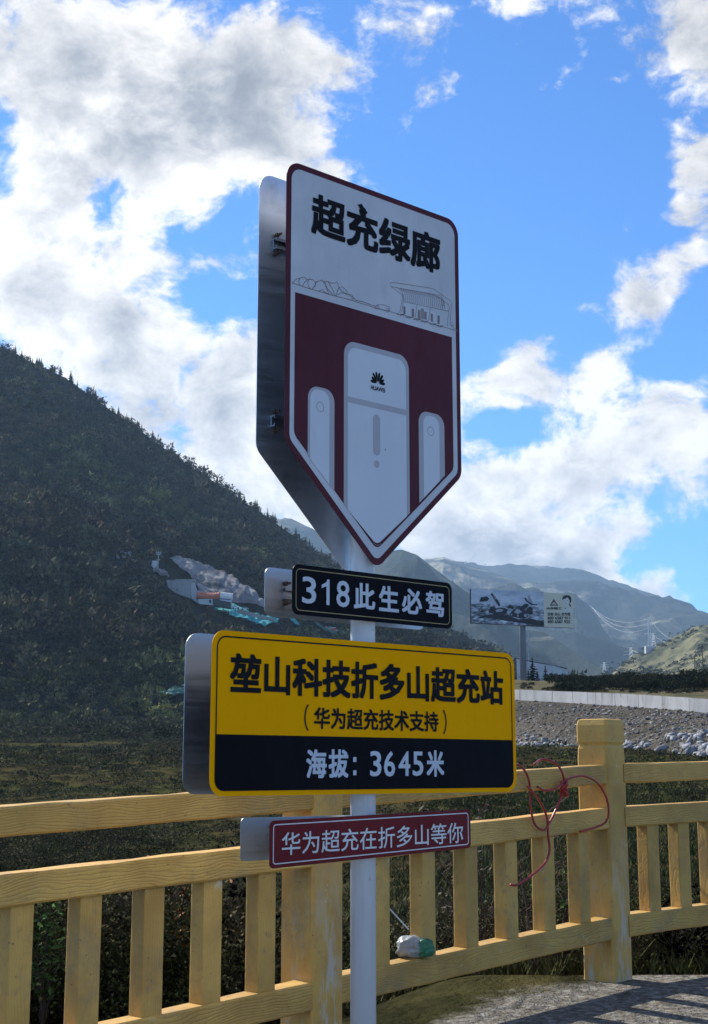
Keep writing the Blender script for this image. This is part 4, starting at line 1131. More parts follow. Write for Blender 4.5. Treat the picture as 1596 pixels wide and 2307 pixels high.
plant = Vector(cast(1467, 1467, bvhH)[0]) if cast(1467, 1467, bvhH)[0] is not None else Vector(P(1467, 1467, 1480))
mb = MB(); mb.box((0, 0, 1.0), (9, 6, 6), bev=.6)
tag(mb.build('pylon_footing', M['wcon'], None, plant), 'white footing block by the pylon on the hill crest', 'footing')
def wire(pts_, th, label, sag=0):
    a, b_ = Vector(P(*pts_[0])), Vector(P(*pts_[1])); n = 16
    q = [a.lerp(b_, k / n) - Vector((0, 0, sag * 4 * (k / n) * (1 - k / n))) for k in range(n + 1)]
    mb = MB(); mb.tube([p - a for p in q], th, 4)
    tag(mb.build('power_line', M['lattice'], None, a), label, 'power line', 'power lines over the valley')
WL = iter(['line topmost in the bundle sagging to the tall pylon', 'middle line of the upper bundle crossing to the tall pylon', 'lowest line of the bundle crossing to the tall pylon', 'line running right from the tall pylon to the hill top pylon', 'line running right from the crest pylon out of the photo', 'short line joining the tall pylon and the crest pylon', 'low line from the foot pylon to the mid-hill pylon', 'low line from the mid-hill pylon out of the photo', 'line climbing from the foot pylon to the hill top pylon'])
for (a, b_, c, d_, sg) in [(1330, 1364, 1466, 1391, 16), (1335, 1369, 1466, 1401, 18), (1340, 1375, 1467, 1411, 20), (1466, 1392, 1575, 1424, 20), (1474, 1431, 1600, 1424, 14), (1468, 1428, 1476, 1433, 2)]:
    wire([(a, b_, 2600), (c, d_, 1900 if c < 1500 else 1500)], .10, 'thin pale power ' + next(WL), sg)
for (a, b_, c, d_, sg) in [(1424, 1484, 1511, 1490, 8), (1511, 1490, 1600, 1497, 8), (1424, 1464, 1572, 1430, 10)]:
    wire([(a, b_, 1300), (c, d_, 1120)], .07, 'thin pale power ' + next(WL), sg)

# ---------------------------------------------------------------- near vegetation beyond the fence
def ground_pts(n, pxr, dr, power=1.0):
    px = rng.uniform(*pxr, n); d = dr[0] + (dr[1] - dr[0]) * rng.random(n) ** power
    x = (px - CX) / 3388 * d
    return np.stack([x, d, ground_rel(px, d) + EYE], 1)
def blades(n, h, w, spread, seed):
    r = np.random.default_rng(seed); c = np.concatenate([r.normal(size=(n, 2)) * spread, np.zeros((n, 1))], 1)
    a = r.random(n) * 6.28; l = h * (.5 + .9 * r.random(n)); lean = r.normal(size=(n, 2)) * .45
    dx = np.stack([np.cos(a), np.sin(a), np.zeros(n)], 1) * w
    top = c + np.concatenate([lean * l[:, None], l[:, None]], 1)
    V = np.stack([c - dx, c + dx, top], 1).reshape(-1, 3); return V, np.arange(3 * n).reshape(-1, 3)
gp = [blades(26, .13, .012, .14, s_) for s_ in range(5)]
pts1 = ground_pts(5200, (-200, 1800), (9.5, 46), 1.2)
V1, F1 = scatter(gp, pts1, rng.uniform(.6, 1.5, len(pts1)), rng.random(len(pts1)) * 6.28)
tag(link('pasture_grass', tri_mesh('pasture_grass', V1, F1), None, None, M['drygrass']), 'rough olive grass of the pasture beyond the fence', 'grass', None, 'stuff')
gp2 = [leaf_cloud(44, .8, .8, .28, .13, s_ + 60, .05, .2) for s_ in range(5)]
pts2 = ground_pts(13000, (-200, 1750), (38, 300), 1.5)
f_ = fbm(pts2[:, 0] * .05 + 3, pts2[:, 1] * .05, 4)
pxk = CX + 3388 * pts2[:, 0] / pts2[:, 1]
ok = (f_ > -.16) & ((pxk < 900) | (pts2[:, 1] < bank_foot_d(pxk) - 2))
pts2 = pts2[ok]
V2, F2 = scatter(gp2, pts2, rng.uniform(.35, 1.15, len(pts2)) * np.clip(pts2[:, 1] / 110, .45, 1.6), rng.random(len(pts2)) * 6.28, rng.uniform(.5, 1.2, len(pts2)))
me = tri_mesh('pasture_tufts', V2, F2); tint_attr(me, gp2, last_which, .5, 1.5)
tag(link('pasture_tufts', me, None, None, M['under']), 'low tussocks and herbs scattered across the pasture', 'tussocks', None, 'stuff')
# shrub belt between pasture and mountain, and the darker scrub at the left
gp3 = [leaf_cloud(150, 1.0, 1.0, .75, .20, s_ + 80, .4, .25) for s_ in range(6)]
pa = ground_pts(1500, (-250, 1000), (170, 345), .9)
fa_ = fbm(pa[:, 0] * .03, pa[:, 1] * .03, 3); pa = pa[(fa_ + (pa[:, 1] - 250) / 200) > 0]
pb = ground_pts(300, (-250, 380), (24, 60), 1.0)
fb_ = fbm(pb[:, 0] * .12 + 9, pb[:, 1] * .12, 3); pb = pb[fb_ > -.05]
gp5 = [leaf_cloud(700, .5, .5, .36, .035, s_ + 180, .2, .2) for s_ in range(5)]
V5, F5 = scatter(gp5, pb, rng.uniform(.7, 1.7, len(pb)), rng.random(len(pb)) * 6.28)
me = tri_mesh('left_scrub', V5, F5); tint_attr(me, gp5, last_which, .5, 1.4)
tag(link('pasture_scrub', me, None, None, M['under']), 'dark low scrub patch on the near pasture at the left', 'scrub', None, 'stuff')
pcx = pa; s3 = rng.uniform(1.0, 2.6, len(pa))
V3, F3 = scatter(gp3, pcx, s3, rng.random(len(pcx)) * 6.28, rng.uniform(.6, 1.1, len(pcx)))
me = tri_mesh('scrub_belt', V3, F3); tint_attr(me, gp3, last_which, .5, 1.5)
tag(link('scrub_belt', me, None, None, M['under']), 'belt of brown-green scrub along the foot of the mountain', 'scrub', None, 'stuff')
# undergrowth right behind the balusters
gp4 = [leaf_cloud(2000, .50, .50, .38, .020, s_ + 100, .25, .15) for s_ in range(6)]
p4 = np.concatenate([ground_pts(260, (-250, 640), (8.6, 15), 1.0), ground_pts(50, (640, 1240), (10.5, 16), 1.0), ground_pts(60, (1240, 1800), (9.6, 13), 1.0)])
# stay on the far side of the fence line
lam = p4[:, 1] - (8.5 + (p4[:, 0] - 1.40) * 1.136)
p4 = p4[lam > .85]
s4 = rng.uniform(.6, 1.35, len(p4)) * np.where(p4[:, 0] < .2, 1.0, .7)
V4, F4 = scatter(gp4, p4, s4, rng.random(len(p4)) * 6.28)
me = tri_mesh('undergrowth', V4, F4); tint_attr(me, gp4, last_which, .5, 1.5)
tag(link('undergrowth', me, None, None, M['under']), 'tangled dark green undergrowth right behind the railing', 'undergrowth', None, 'stuff')
# individual weeds that show between the balusters
def twiggy(seed, h, nst, leafy, stem_m, leaf_m, label, cat, loc, grp=None, nm='weed'):
    r = random.Random(seed); e = empty(nm, loc, label, cat, grp)
    mb = MB(); LV = []; LF = []
    for k in range(nst):
        a = r.random() * 6.28; ln = h * r.uniform(.6, 1.1); lean = r.uniform(.08, .45)
        pts_ = [(0, 0, 0)]
        for j in range(1, 6):
            t = j / 5; pts_.append((math.cos(a) * lean * ln * t ** 1.4 + r.gauss(0, .012), math.sin(a) * lean * ln * t ** 1.4 + r.gauss(0, .012), ln * t))
        mb.tube(pts_, [.006, .005, .004, .0035, .003, .002], 4)
        for j in range(2, 6):
            for q in range(2):
                b2 = r.random() * 6.28; L = h * .16 * r.random() + .03; p0 = Vector(pts_[j]); p1 = p0 + Vector((math.cos(b2) * L, math.sin(b2) * L, L * .7)); mb.tube([p0, p1], .0022, 3)
                for z in range(leafy):
                    c = p0.lerp(p1, r.random()) + Vector((r.gauss(0, .02), r.gauss(0, .02), r.gauss(0, .015))); d1 = Vector((r.gauss(0, 1), r.gauss(0, 1), r.gauss(0, .6))).normalized(); d2 = d1.cross(Vector((r.gauss(0, 1), r.gauss(0, 1), 1))).normalized(); s_ = r.uniform(.015, .032)
                    n0_ = len(LV); LV += [c - d1 * s_, c + d2 * s_ * .5, c + d1 * s_, c - d2 * s_ * .5]; LF += [(n0_, n0_ + 1, n0_ + 2, n0_ + 3)]
    mb.build('stems', stem_m, e)
    if LV: mb = MB(); mb.add(LV, LF); mb.build('leaves', leaf_m, e)
def onground(px, d): return ((px - CX) / 3388 * d, d, gz(px, d) - .02)
twiggy(1, 1.0, 12, 0, M['deadstem'], None, 'bare dead brown stems behind the balusters right of the red rope', 'dead weed', onground(1190, 9.6))
twiggy(2, 1.1, 10, 3, M['deadstem'], M['leafgreen'], 'leggy weed with fresh green leaves behind the baluster beside the tall post', 'weed', onground(1252, 9.9))
twiggy(3, .95, 9, 4, M['deadstem'], M['deadstem'], 'brown seeding weed between the balusters left of the rope end', 'weed', onground(1070, 9.3))
twiggy(4, .55, 12, 5, M['deadstem'], M['under'], 'bushy herb under the bottom rail at the far right', 'weed', onground(1500, 9.9))
twiggy(5, .5, 12, 5, M['deadstem'], M['under'], 'second bushy herb at the far right, nearer the photo edge', 'weed', onground(1565, 10.3))
twiggy(6, .7, 8, 5, M['deadstem'], M['leafgreen'], 'pale green sprig between the first balusters at the left', 'weed', onground(118, 8.4))
M['orangeleaf'] = mat('orange_leaves', (.42, .14, .02), .8)
twiggy(7, .9, 7, 4, M['deadstem'], M['orangeleaf'], 'weed with orange autumn leaves between the left balusters', 'weed', onground(385, 8.9))
twiggy(8, .9, 9, 5, M['deadstem'], M['under'], 'yellowing herb left of the wide middle post', 'weed', onground(520, 9.1))

# ---------------------------------------------------------------- railing
Q2 = Vector((1.40, 8.5, 0))
dL = Vector((-.6599, -.7513, 0)); dR = Vector((.768, .640, 0))
ZT, ZM, ZB = .03 + EYE, -.206 + EYE, -.79 + EYE       # tops of the three rails at the tall post
fence = empty('railing', (Q2.x, Q2.y, 0), 'yellow concrete railing made to look like timber, running behind the sign post', 'railing')
F0 = Vector(fence.location)
def frame_m(dirv):
    x = dirv.normalized(); z = Vector((0, 0, 1)); y = z.cross(x).normalized()
    return Matrix((x, y, z)).transposed()
def baseline(run, t):
    """point of the fence line and height shift at distance t from the tall post"""
    if run == 'L': return Q2 + dL * t, -.0385 * t
    return Q2 + dR * t, .020 * t
def piece(name, a, b_, h, th, material, bev=.008, sidey=0.0):
    """a rail from a to b (tops), object's own x axis along it"""
    d = b_ - a; L = d.length
    rot = d.to_track_quat('X', 'Z')
    mb = MB(); n = 14
    # slightly uneven cast edges
    V = []; F = []
    rs = np.random.default_rng(int(abs(a.x * 1000 + h * 777)) % 99991)
    wob = rs.normal(size=(n + 1, 4)) * .0013
    c = bev
    for i in range(n + 1):
        x = -L / 2 + L * i / n
        w0, w1, w2, w3 = wob[i]
        ring_ = [(-th / 2 + c, 0 + w0), (th / 2 - c, 0 + w1), (th / 2, -c + w1), (th / 2, -h + c + w2), (th / 2 - c, -h + w2), (-th / 2 + c, -h + w3), (-th / 2, -h + c + w3), (-th / 2, -c + w0)]
        V += [(x, y, z) for y, z in ring_]
    for i in range(n):
        for k in range(8): F.append((i * 8 + k, i * 8 + (k + 1) % 8, (i + 1) * 8 + (k + 1) % 8, (i + 1) * 8 + k))
    F += [tuple(range(8)), tuple(n * 8 + k for k in range(8))[::-1]]
    mb.add(V, F)
    o = mb.build(name, material, fence)
    o.rotation_mode = 'QUATERNION'; o.rotation_quaternion = rot
    o.location = (a + b_) / 2 - F0
    return o
RT = .105        # rail thickness
nL = Vector((0, 0, 1)).cross(dL).normalized()
if nL.y > 0: nL = -nL                     # towards the camera
nR = Vector((0, 0, 1)).cross(dR).normalized()
if nR.y > 0: nR = -nR
PS = .195
posts = []
def section(run, t0, t1, bal):
    nn = nL if run == 'L' else nR
    off = PS / 2 - RT / 2 - .004
    a, za = baseline(run, t0 + PS * .42); b_, zb = baseline(run, t1 - PS * .42)
    for zt, h in ((ZT, .108), (ZM, .113), (ZB, .118)):
        A_ = a + nn * off + Vector((0, 0, zt + za)); B_ = b_ + nn * off + Vector((0, 0, zt + zb))
        piece('rail', A_, B_, h, RT, M['rail'])
    for t in bal:
        p, dz = baseline(run, t)
        # rectangular baluster between the middle and bottom rails
        mb = MB(); Hb = (ZM - .113) - ZB + .012
        M3 = frame_m(dL if run == 'L' else dR)
        mb.box((0, 0, 0), (.103, .078, Hb), None, 0, .007)
        o = mb.build('baluster', M['balu'], fence)
        o.rotation_euler = M3.to_euler(); o.rotation_euler.z += random.uniform(-.02, .02)
        q = p + nn * (off - .004); o.location = Vector((q.x, q.y, ZB + dz + Hb / 2 - .006)) - F0
def post(run, t, extra=0.0):
    p, dz = baseline(run, t)
    top = ZT + dz + .250
    zb = -.25
    mb = MB(); H = top - zb; w = PS / 2
    prof = [(0, w * 1.02), (H - .245, w * 1.02), (H - .225, w * 1.02), (H - .165, w * 1.0), (H - .150, w * .955), (H - .142, w * .955), (H - .128, w * 1.03), (H - .035, w * 1.03), (H - .004, w * .97), (H, w * .86)]
    V = []; F = []
    for z, r_ in prof:
        c = .012
        V += [(x, y, z) for x, y in [(-r_ + c, -r_), (r_ - c, -r_), (r_, -r_ + c), (r_, r_ - c), (r_ - c, r_), (-r_ + c, r_), (-r_, r_ - c), (-r_, -r_ + c)]]
    for i in range(len(prof) - 1):
        for k in range(8): F.append((i * 8 + k, i * 8 + (k + 1) % 8, (i + 1) * 8 + (k + 1) % 8, (i + 1) * 8 + k))
    F += [tuple(range(8))[::-1], tuple((len(prof) - 1) * 8 + k for k in range(8))]
    mb.add(V, F)
    o = mb.build('post', M['post'], fence); o.rotation_euler = frame_m(dL if run == 'L' else dR).to_euler()
    o.location = Vector((p.x, p.y, zb)) - F0
    return o
post('L', 0); post('L', 2.40); post('L', 4.78); post('L', 7.15)
post('R', 2.38); post('R', 4.76)
section('L', 0, 2.40, [.325 + .337 * k for k in range(6)])
section('L', 2.40, 4.78, [2.755 + .310 * k for k in range(6)])
section('L', 4.78, 7.15, [5.1 + .337 * k for k in range(6)])
section('R', 0, 2.38, [.338 + .280 * k for k in range(7)])
section('R', 2.38, 4.76, [2.70 + .280 * k for k in range(7)])

# ---------------------------------------------------------------- red cord knotted on the railing
def c6(x, y): return (x * .506 + 788.5, y * .506 + 1718)
nfence = nL
def fence_front(px, py, off):
    r = Vector(ray(px, py)); o = Vector((0, 0, EYE))
    base_ = Q2 + nL * (PS / 2 - .004 + off)
    t = (base_ - o).dot(nL) / r.dot(nL)
    return o + r * t
paths = {
 'A': [(700, 20, .02), (740, 8, .03), (775, 30, .03), (800, 90, .02), (806, 200, .015), (825, 275, .02), (865, 300, .03), (893, 262, .03), (925, 195, .03), (948, 135, .035), (955, 85, .04)],
 'B': [(792, 108, .04), (815, 130, .045), (850, 180, .03), (878, 245, .03), (884, 330, .03), (890, 390, .03), (868, 450, .04), (800, 510, .05), (745, 545, .04), (715, 545, .03)],
 'C': [(955, 85, .04), (948, 50, .04), (925, 10, .02), (885, -10, 0.0), (850, -12, -.02), (822, 8, .0)],
 'D': [(835, 108, .02), (870, 124, .03), (920, 115, .04), (950, 88, .04), (985, 68, .05), (1040, 60, .05), (1100, 88, .06), (1140, 150, .06), (1153, 215, .06), (1140, 265, .05), (1100, 287, .04), (1050, 302, .03), (1025, 307, .02)]}
k0 = fence_front(*c6(953, 95), .04)
cord = empty('cord', k0, 'dark red plastic cord looped and knotted over the railing beside the tall post', 'cord')
cm = paint('red_cord_plastic', (.30, .022, .018), .35, .15, .2)
for nm, q in paths.items():
    pp_ = smooth_path([fence_front(*c6(x, y), o_) for x, y, o_ in q], 8)
    mb = MB(); mb.tube([Vector(p) - k0 for p in pp_], .0062, 8); mb.build('strand', cm, cord, smooth=True)
kn = [k0 + Vector((.018 * math.sin(t * 2.1), .018 * math.cos(t * 1.7), .026 * math.cos(t * 1.3) - .003 * t)) - k0 for t in np.linspace(0, 14, 60)]
mb = MB(); mb.tube(kn, .0068, 7); mb.build('knot', cm, cord, smooth=True)

# ---------------------------------------------------------------- litter on the bottom rail
p, dz = baseline('L', 1.73)
bq = p + nL * .05; bq.z = ZB + dz + .004
e = empty('plastic_bag', bq, 'crumpled clear plastic bag with green print lying on the bottom rail beside the pole', 'plastic bag')
def crumple(name, c, s, m_, seed):
    bm = bmesh.new(); bmesh.ops.create_icosphere(bm, subdivisions=4, radius=1)
    co = np.array([v_.co[:] for v_ in bm.verts]); n_ = fbm(co[:, 0] * 2.2 + seed, co[:, 1] * 2.2, 4, co[:, 2] * 2.2, .6, True)
    for v_, k in zip(bm.verts, n_):
        q = v_.co * (1 + .38 * k); v_.co = Vector((q.x * s[0], q.y * s[1], max(q.z, -.8) * s[2] + .8 * s[2])) + Vector(c)
    me = bpy.data.meshes.new(name); bm.to_mesh(me); bm.free()
    for p_ in me.polygons: p_.use_smooth = True
    return link(name, me, e, None, m_)
M['bag'] = mat('cloudy_plastic_film', (.45, .46, .44), .28, 0, .6); M['bag'].node_tree.nodes['Principled BSDF'].inputs['Transmission Weight'].default_value = .35
M['bagg'] = paint('green_bag_print', (.03, .16, .07), .3)
crumple('film', (-.02, 0, 0), (.072, .05, .048), M['bag'], 3)
crumple('printed_part', (.035, -.03, .004), (.038, .026, .040), M['bagg'], 8)
st = [fence_front(*c6(172, 646), -.06), fence_front(*c6(262, 744), -.02)]
mb = MB(); mb.tube([Vector((0, 0, 0)), st[0] - st[1]], .0034, 6)
tag(mb.build('drinking_straw', M['paletext'], None, st[1]), 'thin white straw sticking up out of the plastic bag', 'straw')

# ---------------------------------------------------------------- the sign post
th = R(46.7)
U = Vector((math.sin(th), math.cos(th), 0)); NN = Vector((math.cos(th), -math.sin(th), 0))   # NN faces the camera
PO = Vector((.031, 5.2, 0))
sign = empty('sign_post', PO, 'tall white road sign post carrying four paired signs, maroon pentagon on top', 'sign post')
HALF = .070
def sp(a, z, n_): return U * a + Vector((0, 0, z + EYE)) + NN * n_
mb = MB(); mb.tube([(0, 0, -.05), (0, 0, 1.0 + EYE), (0, 0, 2.02 + EYE)], .0435, 40); po = mb.build('pole', M['pole'], sign, smooth=False)
for p_ in po.data.polygons: p_.use_smooth = len(p_.vertices) == 4
mb = MB(); mb.tube([(0, 0, 2.018 + EYE), (0, 0, 2.03 + EYE)], [.046, .040], 24); mb.build('pole_cap', M['galv'], sign)
mb = MB(); mb.tube([(0, 0, -.02), (0, 0, .012)], .13, 24); fl = mb.build('base_flange', M['galv'], sign)
for k in range(4):
    a = k * math.pi / 2 + .5; mb = MB(); mb.tube([(.1 * math.cos(a), .1 * math.sin(a), .012), (.1 * math.cos(a), .1 * math.sin(a), .04)], .012, 6); mb.build('anchor_bolt', M['bolt'], fl)

def round_poly(pts_, radii, n=8):
    out = []; N_ = len(pts_)
    for i in range(N_):
        p0, p1, p2 = (np.array(pts_[j], float) for j in (i - 1, i, (i + 1) % N_))
        r_ = radii[i] if hasattr(radii, '__len__') else radii
        if r_ <= 0: out.append(tuple(p1)); continue
        a = (p0 - p1) / np.linalg.norm(p0 - p1); b_ = (p2 - p1) / np.linalg.norm(p2 - p1)
        ang = math.acos(np.clip(a @ b_, -1, 1)); t = r_ / math.tan(ang / 2)
        bis = (a + b_) / np.linalg.norm(a + b_); c = p1 + bis * r_ / math.sin(ang / 2)
        s_, e_ = p1 + a * t - c, p1 + b_ * t - c
        A0 = math.atan2(s_[1], s_[0]); A1 = math.atan2(e_[1], e_[0]); dA = (A1 - A0 + math.pi) % (2 * math.pi) - math.pi
        out += [tuple(c + r_ * np.array([math.cos(A0 + dA * k / n), math.sin(A0 + dA * k / n)])) for k in range(n + 1)]
    return out
def inset(pts_, d):
    """inset a convex polygon by d"""
    N_ = len(pts_); area = sum(pts_[i][0] * pts_[(i + 1) % N_][1] - pts_[(i + 1) % N_][0] * pts_[i][1] for i in range(N_)); sg = 1 if area > 0 else -1
    L_ = []
    for i in range(N_):
        p, q = np.array(pts_[i]), np.array(pts_[(i + 1) % N_]); t = (q - p) / np.linalg.norm(q - p); nrm = np.array([-t[1], t[0]]) * sg
        L_.append((p + nrm * d, t))
    out = []
    for i in range(N_):
        (p, t), (q, s_) = L_[i - 1], L_[i]; m_ = np.array([t, -s_]).T; k = np.linalg.solve(m_, q - p); out.append(tuple(p + t * k[0]))
    return out
def plate(name, poly, n0_, n1_, m_, parent, label=None, face=False):
    """solid sheet between two offsets from the pole axis; face: printed front and edge on a bare metal back"""
    if face:
        mb = MB(); n = len(poly); A_ = [sp(a, z, n0_) for a, z in poly]; B_ = [sp(a, z, n1_) for a, z in poly]
        me = bpy.data.meshes.new(name); me.from_pydata([tuple(p) for p in A_ + B_], [], [tuple(range(n)), tuple(range(2 * n - 1, n - 1, -1))] + [(i, i + n, (i + 1) % n + n, (i + 1) % n) for i in range(n)])
        for i, p_ in enumerate(me.polygons): p_.material_index = 1 if i == 0 else 0
        me.update(); o = link(name, me, parent, None, [m_, M['alu']])
        if label: o['label'] = label
        return o
    mb = MB(); n = len(poly); A_ = [sp(a, z, n0_) for a, z in poly]; B_ = [sp(a, z, n1_) for a, z in poly]
    mb.add(A_ + B_, [tuple(range(n)), tuple(range(2 * n - 1, n - 1, -1))] + [(i, i + n, (i + 1) % n + n, (i + 1) % n) for i in range(n)])
    o = mb.build(name, m_, parent)
    if label: o['label'] = label
    return o
STEP = .0005
def decal(name, poly, lev, m_, parent, hole=None, face=HALF):
    """printed patch; with hole= a closed band between two outlines of equal point count"""
    mb = MB(); nn_ = face + .0002 + STEP * lev
    if hole is None: mb.add([sp(a, z, nn_) for a, z in poly], [tuple(range(len(poly)))])
    else:
        n = len(poly); mb.add([sp(a, z, nn_) for a, z in poly] + [sp(a, z, nn_) for a, z in hole], [(i, (i + 1) % n, (i + 1) % n + n, i + n) for i in range(n)])
    return mb.build(name, m_, parent)
def smap(a, z, lift): return sp(a, z, HALF + lift)
def stext(s, box, parent, m_, bold, lev=4): return fit_text('lettering', s, box, smap, .0002 + STEP * lev, .00004, m_, parent, bold)

# top pentagon
pent = [(-.4320, 2.101), (.4500, 2.101), (.4500, 1.085), (0, .690), (-.4320, 1.090)]
rads = [.062, .062, .06, .045, .06]
T0 = .0025
front = plate('pentagon_plate', round_poly(pent, rads), HALF - T0, HALF, M['maroon'], sign, 'front pentagon sign, white over maroon with charging posts', True)
wp = round_poly(inset(pent, .022), [.045, .045, .045, .030, .045])
decal('white_field', wp, 1, M['white'], front)
ip = inset(pent, .052)
inn = [(-.3900, 1.622), (.4050, 1.622)] + [(.4050, ip[2][1] - .004), ip[3], (-.3900, ip[4][1] + .004)]
mf = round_poly(inn, [0, 0, .045, .028, .045])
decal('maroon_field', mf, 2, M['maroon'], front)
tip = ip[3]; sl = (ip[2][1] - tip[1]) / ip[2][0]
def zd(a): return tip[1] + sl * abs(a) + .004
def capsule(x0, x1, ztop, rad_, lo, grow=0, n=8):
    top = round_poly([(x1, zd(x1)), (x1, ztop), (x0, ztop), (x0, zd(x0))], [0, rad_, rad_, 0], n)
    return top
def charger(x0, x1, ztop, rad_, sh_l, sh_r, sh_t):
    fr = round_poly([(x1, zd(x1)), (x1, ztop), (x0, ztop), (x0, zd(x0))] + ([(0, zd(0) + .012)] if x0 < 0 < x1 else []), [0, rad_, rad_, 0] + ([.03] if x0 < 0 < x1 else []))
    a, b_ = x0 + sh_l, x1 - sh_r
    bd = round_poly([(b_, zd(b_)), (b_, ztop - sh_t), (a, ztop - sh_t), (a, zd(a))] + ([(0, zd(0) + .012)] if x0 < 0 < x1 else []), [0, rad_ * .8, rad_ * .8, 0] + ([.03] if x0 < 0 < x1 else []))
    c = decal('charging_post', fr, 3, M['greyprint'], front)
    decal('post_face', bd, 4, M['white2'], c)
    return c
cb = charger(-.159, .168, 1.498, .052, .018, .016, .020)
cl = charger(-.328, -.204, 1.302, .045, .010, .024, .010)
cr_ = charger(.218, .356, 1.304, .045, .024, .028, .012)
decal('band', [(-.145, 1.293), (.155, 1.293), (.155, 1.272), (-.145, 1.272)], 5, M['greyprint'], cb)
decal('mark', round_poly([(-.017, 1.100), (.018, 1.100), (.018, 1.250), (-.017, 1.250)], .0172), 5, M['greyprint'], cb)
def circ(cx_, cz_, r_, n=24): return [(cx_ + r_ * math.cos(2 * math.pi * k / n), cz_ + r_ * math.sin(2 * math.pi * k / n)) for k in range(n)]
decal('mark', circ(.0, 1.068, .0135), 5, M['greyprint'], cb)
decal('ring', circ(-.272, 1.232, .0175), 5, M['lineink'], cl, circ(-.272, 1.232, .0158))
decal('ring', circ(.281, 1.233, .0175), 5, M['lineink'], cr_, circ(.281, 1.233, .0158))
decal('mark', circ(.044, 1.128, .0028, 6), 5, M['ink'], cb)
# thin line following the point
vl = round_poly([(-.36, zd(.36) + .0), (0, zd(0) + .002), (.36, zd(.36) + .0)], [0, .030, 0], 10)
def stroke(pts_, w):
    """flat ribbon along a polyline in the sign plane"""
    q = [np.array(p, float) for p in pts_]; L_ = []; R_ = []
    for i, p in enumerate(q):
        t = q[min(i + 1, len(q) - 1)] - q[max(i - 1, 0)]; t = t / (np.linalg.norm(t) + 1e-9); nrm = np.array([-t[1], t[0]]) * w / 2; L_.append(p + nrm); R_.append(p - nrm)
    return L_, R_
def line_art(name, lines, w, lev, m_, parent):
    mb = MB(); nn_ = HALF + .0002 + STEP * lev
    for li, ln in enumerate(lines):
        L_, R_ = stroke(ln, w); n = len(ln); o_ = nn_ + .00002 * (li % 12)
        mb.add([sp(a, z, o_) for a, z in L_] + [sp(a, z, o_) for a, z in R_], [(i, i + 1, i + 1 + n, i + n) for i in range(n - 1)])
    return mb.build(name, m_, parent)
mb_l = vl[1:-1]
line_art('tip_line', [mb_l], .0028, 6, M['lineink'], front)
# drawing above the maroon field, taken from the close-up grid of the plate
def c1(x, y):
    px, py = (x * .5639 + 1000) * .5632, (y * .5639 + 620) * .5632
    d = Vector(ray(px, py)); o_ = PO + NN * HALF; t = o_.dot(NN) / d.dot(NN); q = d * t
    return ((q - o_).dot(U), q.z)
hills = [[(297, 908), (320, 912), (430, 950), (520, 975), (600, 998), (690, 1020), (800, 1055), (880, 1080), (960, 1100), (1060, 1128), (1150, 1150), (1300, 1198), (1400, 1225), (1472, 1250)],
         [(300, 908), (330, 878), (352, 874), (372, 866), (390, 868), (406, 884), (425, 878), (445, 884), (462, 900), (480, 895), (512, 886), (530, 902), (550, 894), (572, 905), (605, 910), (615, 892), (632, 940), (655, 932), (690, 968), (692, 985), (720, 990), (748, 1028)],
         [(352, 874), (345, 895), (350, 920)], [(406, 884), (385, 905), (372, 930)], [(425, 878), (408, 900), (416, 935), (430, 948)], [(462, 900), (465, 925), (440, 950)], [(480, 895), (462, 915), (447, 948)],
         [(512, 886), (535, 920), (560, 990)], [(530, 902), (545, 940), (590, 995)], [(550, 894), (585, 950), (605, 998)], [(632, 940), (620, 960), (610, 998)], [(632, 940), (650, 965), (690, 985)], [(620, 992), (650, 975), (700, 990), (740, 1015)], [(480, 965), (510, 955), (530, 972), (560, 985)], [(748, 1028), (800, 1040), (840, 1055), (890, 1072)], [(718, 1022), (740, 1018), (755, 1032)]]
carl = [[(887, 1072), (905, 1062), (925, 1062), (945, 1060), (968, 1070), (990, 1080), (990, 1100), (975, 1105)], [(887, 1072), (885, 1085), (895, 1090)], [(914, 1090), (962, 1104)]] + [[(cx_ + 11 * math.cos(k / 10 * 6.283), cy_ + 13 * math.sin(k / 10 * 6.283)) for k in range(11)] for cx_, cy_ in ((904, 1080), (976, 1101))]
canopy = [[(998, 903), (1020, 903), (1280, 943), (1305, 950), (1340, 975), (1420, 1032), (1432, 1050), (1420, 1190), (1445, 1228), (1472, 1240)], [(998, 903), (1000, 932), (1035, 938), (1285, 985), (1330, 1005), (1408, 1060), (1414, 1075), (1398, 1212)], [(1000, 932), (1078, 990), (1080, 1020), (1062, 1118)],
          [(1078, 990), (1095, 1020), (1090, 1040), (1075, 1110)], [(1095, 1040), (1412, 1108)], [(1185, 1058), (1172, 1150)], [(1280, 1080), (1264, 1175)], [(1420, 1190), (1425, 1210), (1445, 1212), (1440, 1190), (1425, 1188)]]
for k in range(22):
    x0 = 1050 + k * 15.5; canopy.append([(x0, 942 + k * 2.4), (x0 + 28, 965 + k * 3.4), (x0 + 38 - k * .6, 1000 + k * 3.2), (x0 + 40 - k * 1.2, 1034 + k * 3.0)] if x0 < 1360 else [(x0, 1015 + (x0 - 1360)), (x0 + 6, 1090)])
posts_ = []
for (x, y, h, w) in ((1096, 1128, 55, 9), (1156, 1145, 55, 10), (1198, 1158, 58, 10), (1222, 1160, 70, 18), (1245, 1165, 55, 10), (1290, 1180, 55, 10), (1338, 1195, 58, 10)):
    posts_ += [[(x - w / 2, y), (x - w / 2, y - h), (x + w / 2, y - h + 2), (x + w / 2, y + 3)], [(x, y), (x, y - h)]]
for x, y in ((1070, 1130), (1130, 1150), (1185, 1165), (1240, 1180), (1300, 1198), (1350, 1212)): posts_.append([(x - 28, y), (x + 22, y - 2), (x - 5, y + 8)])
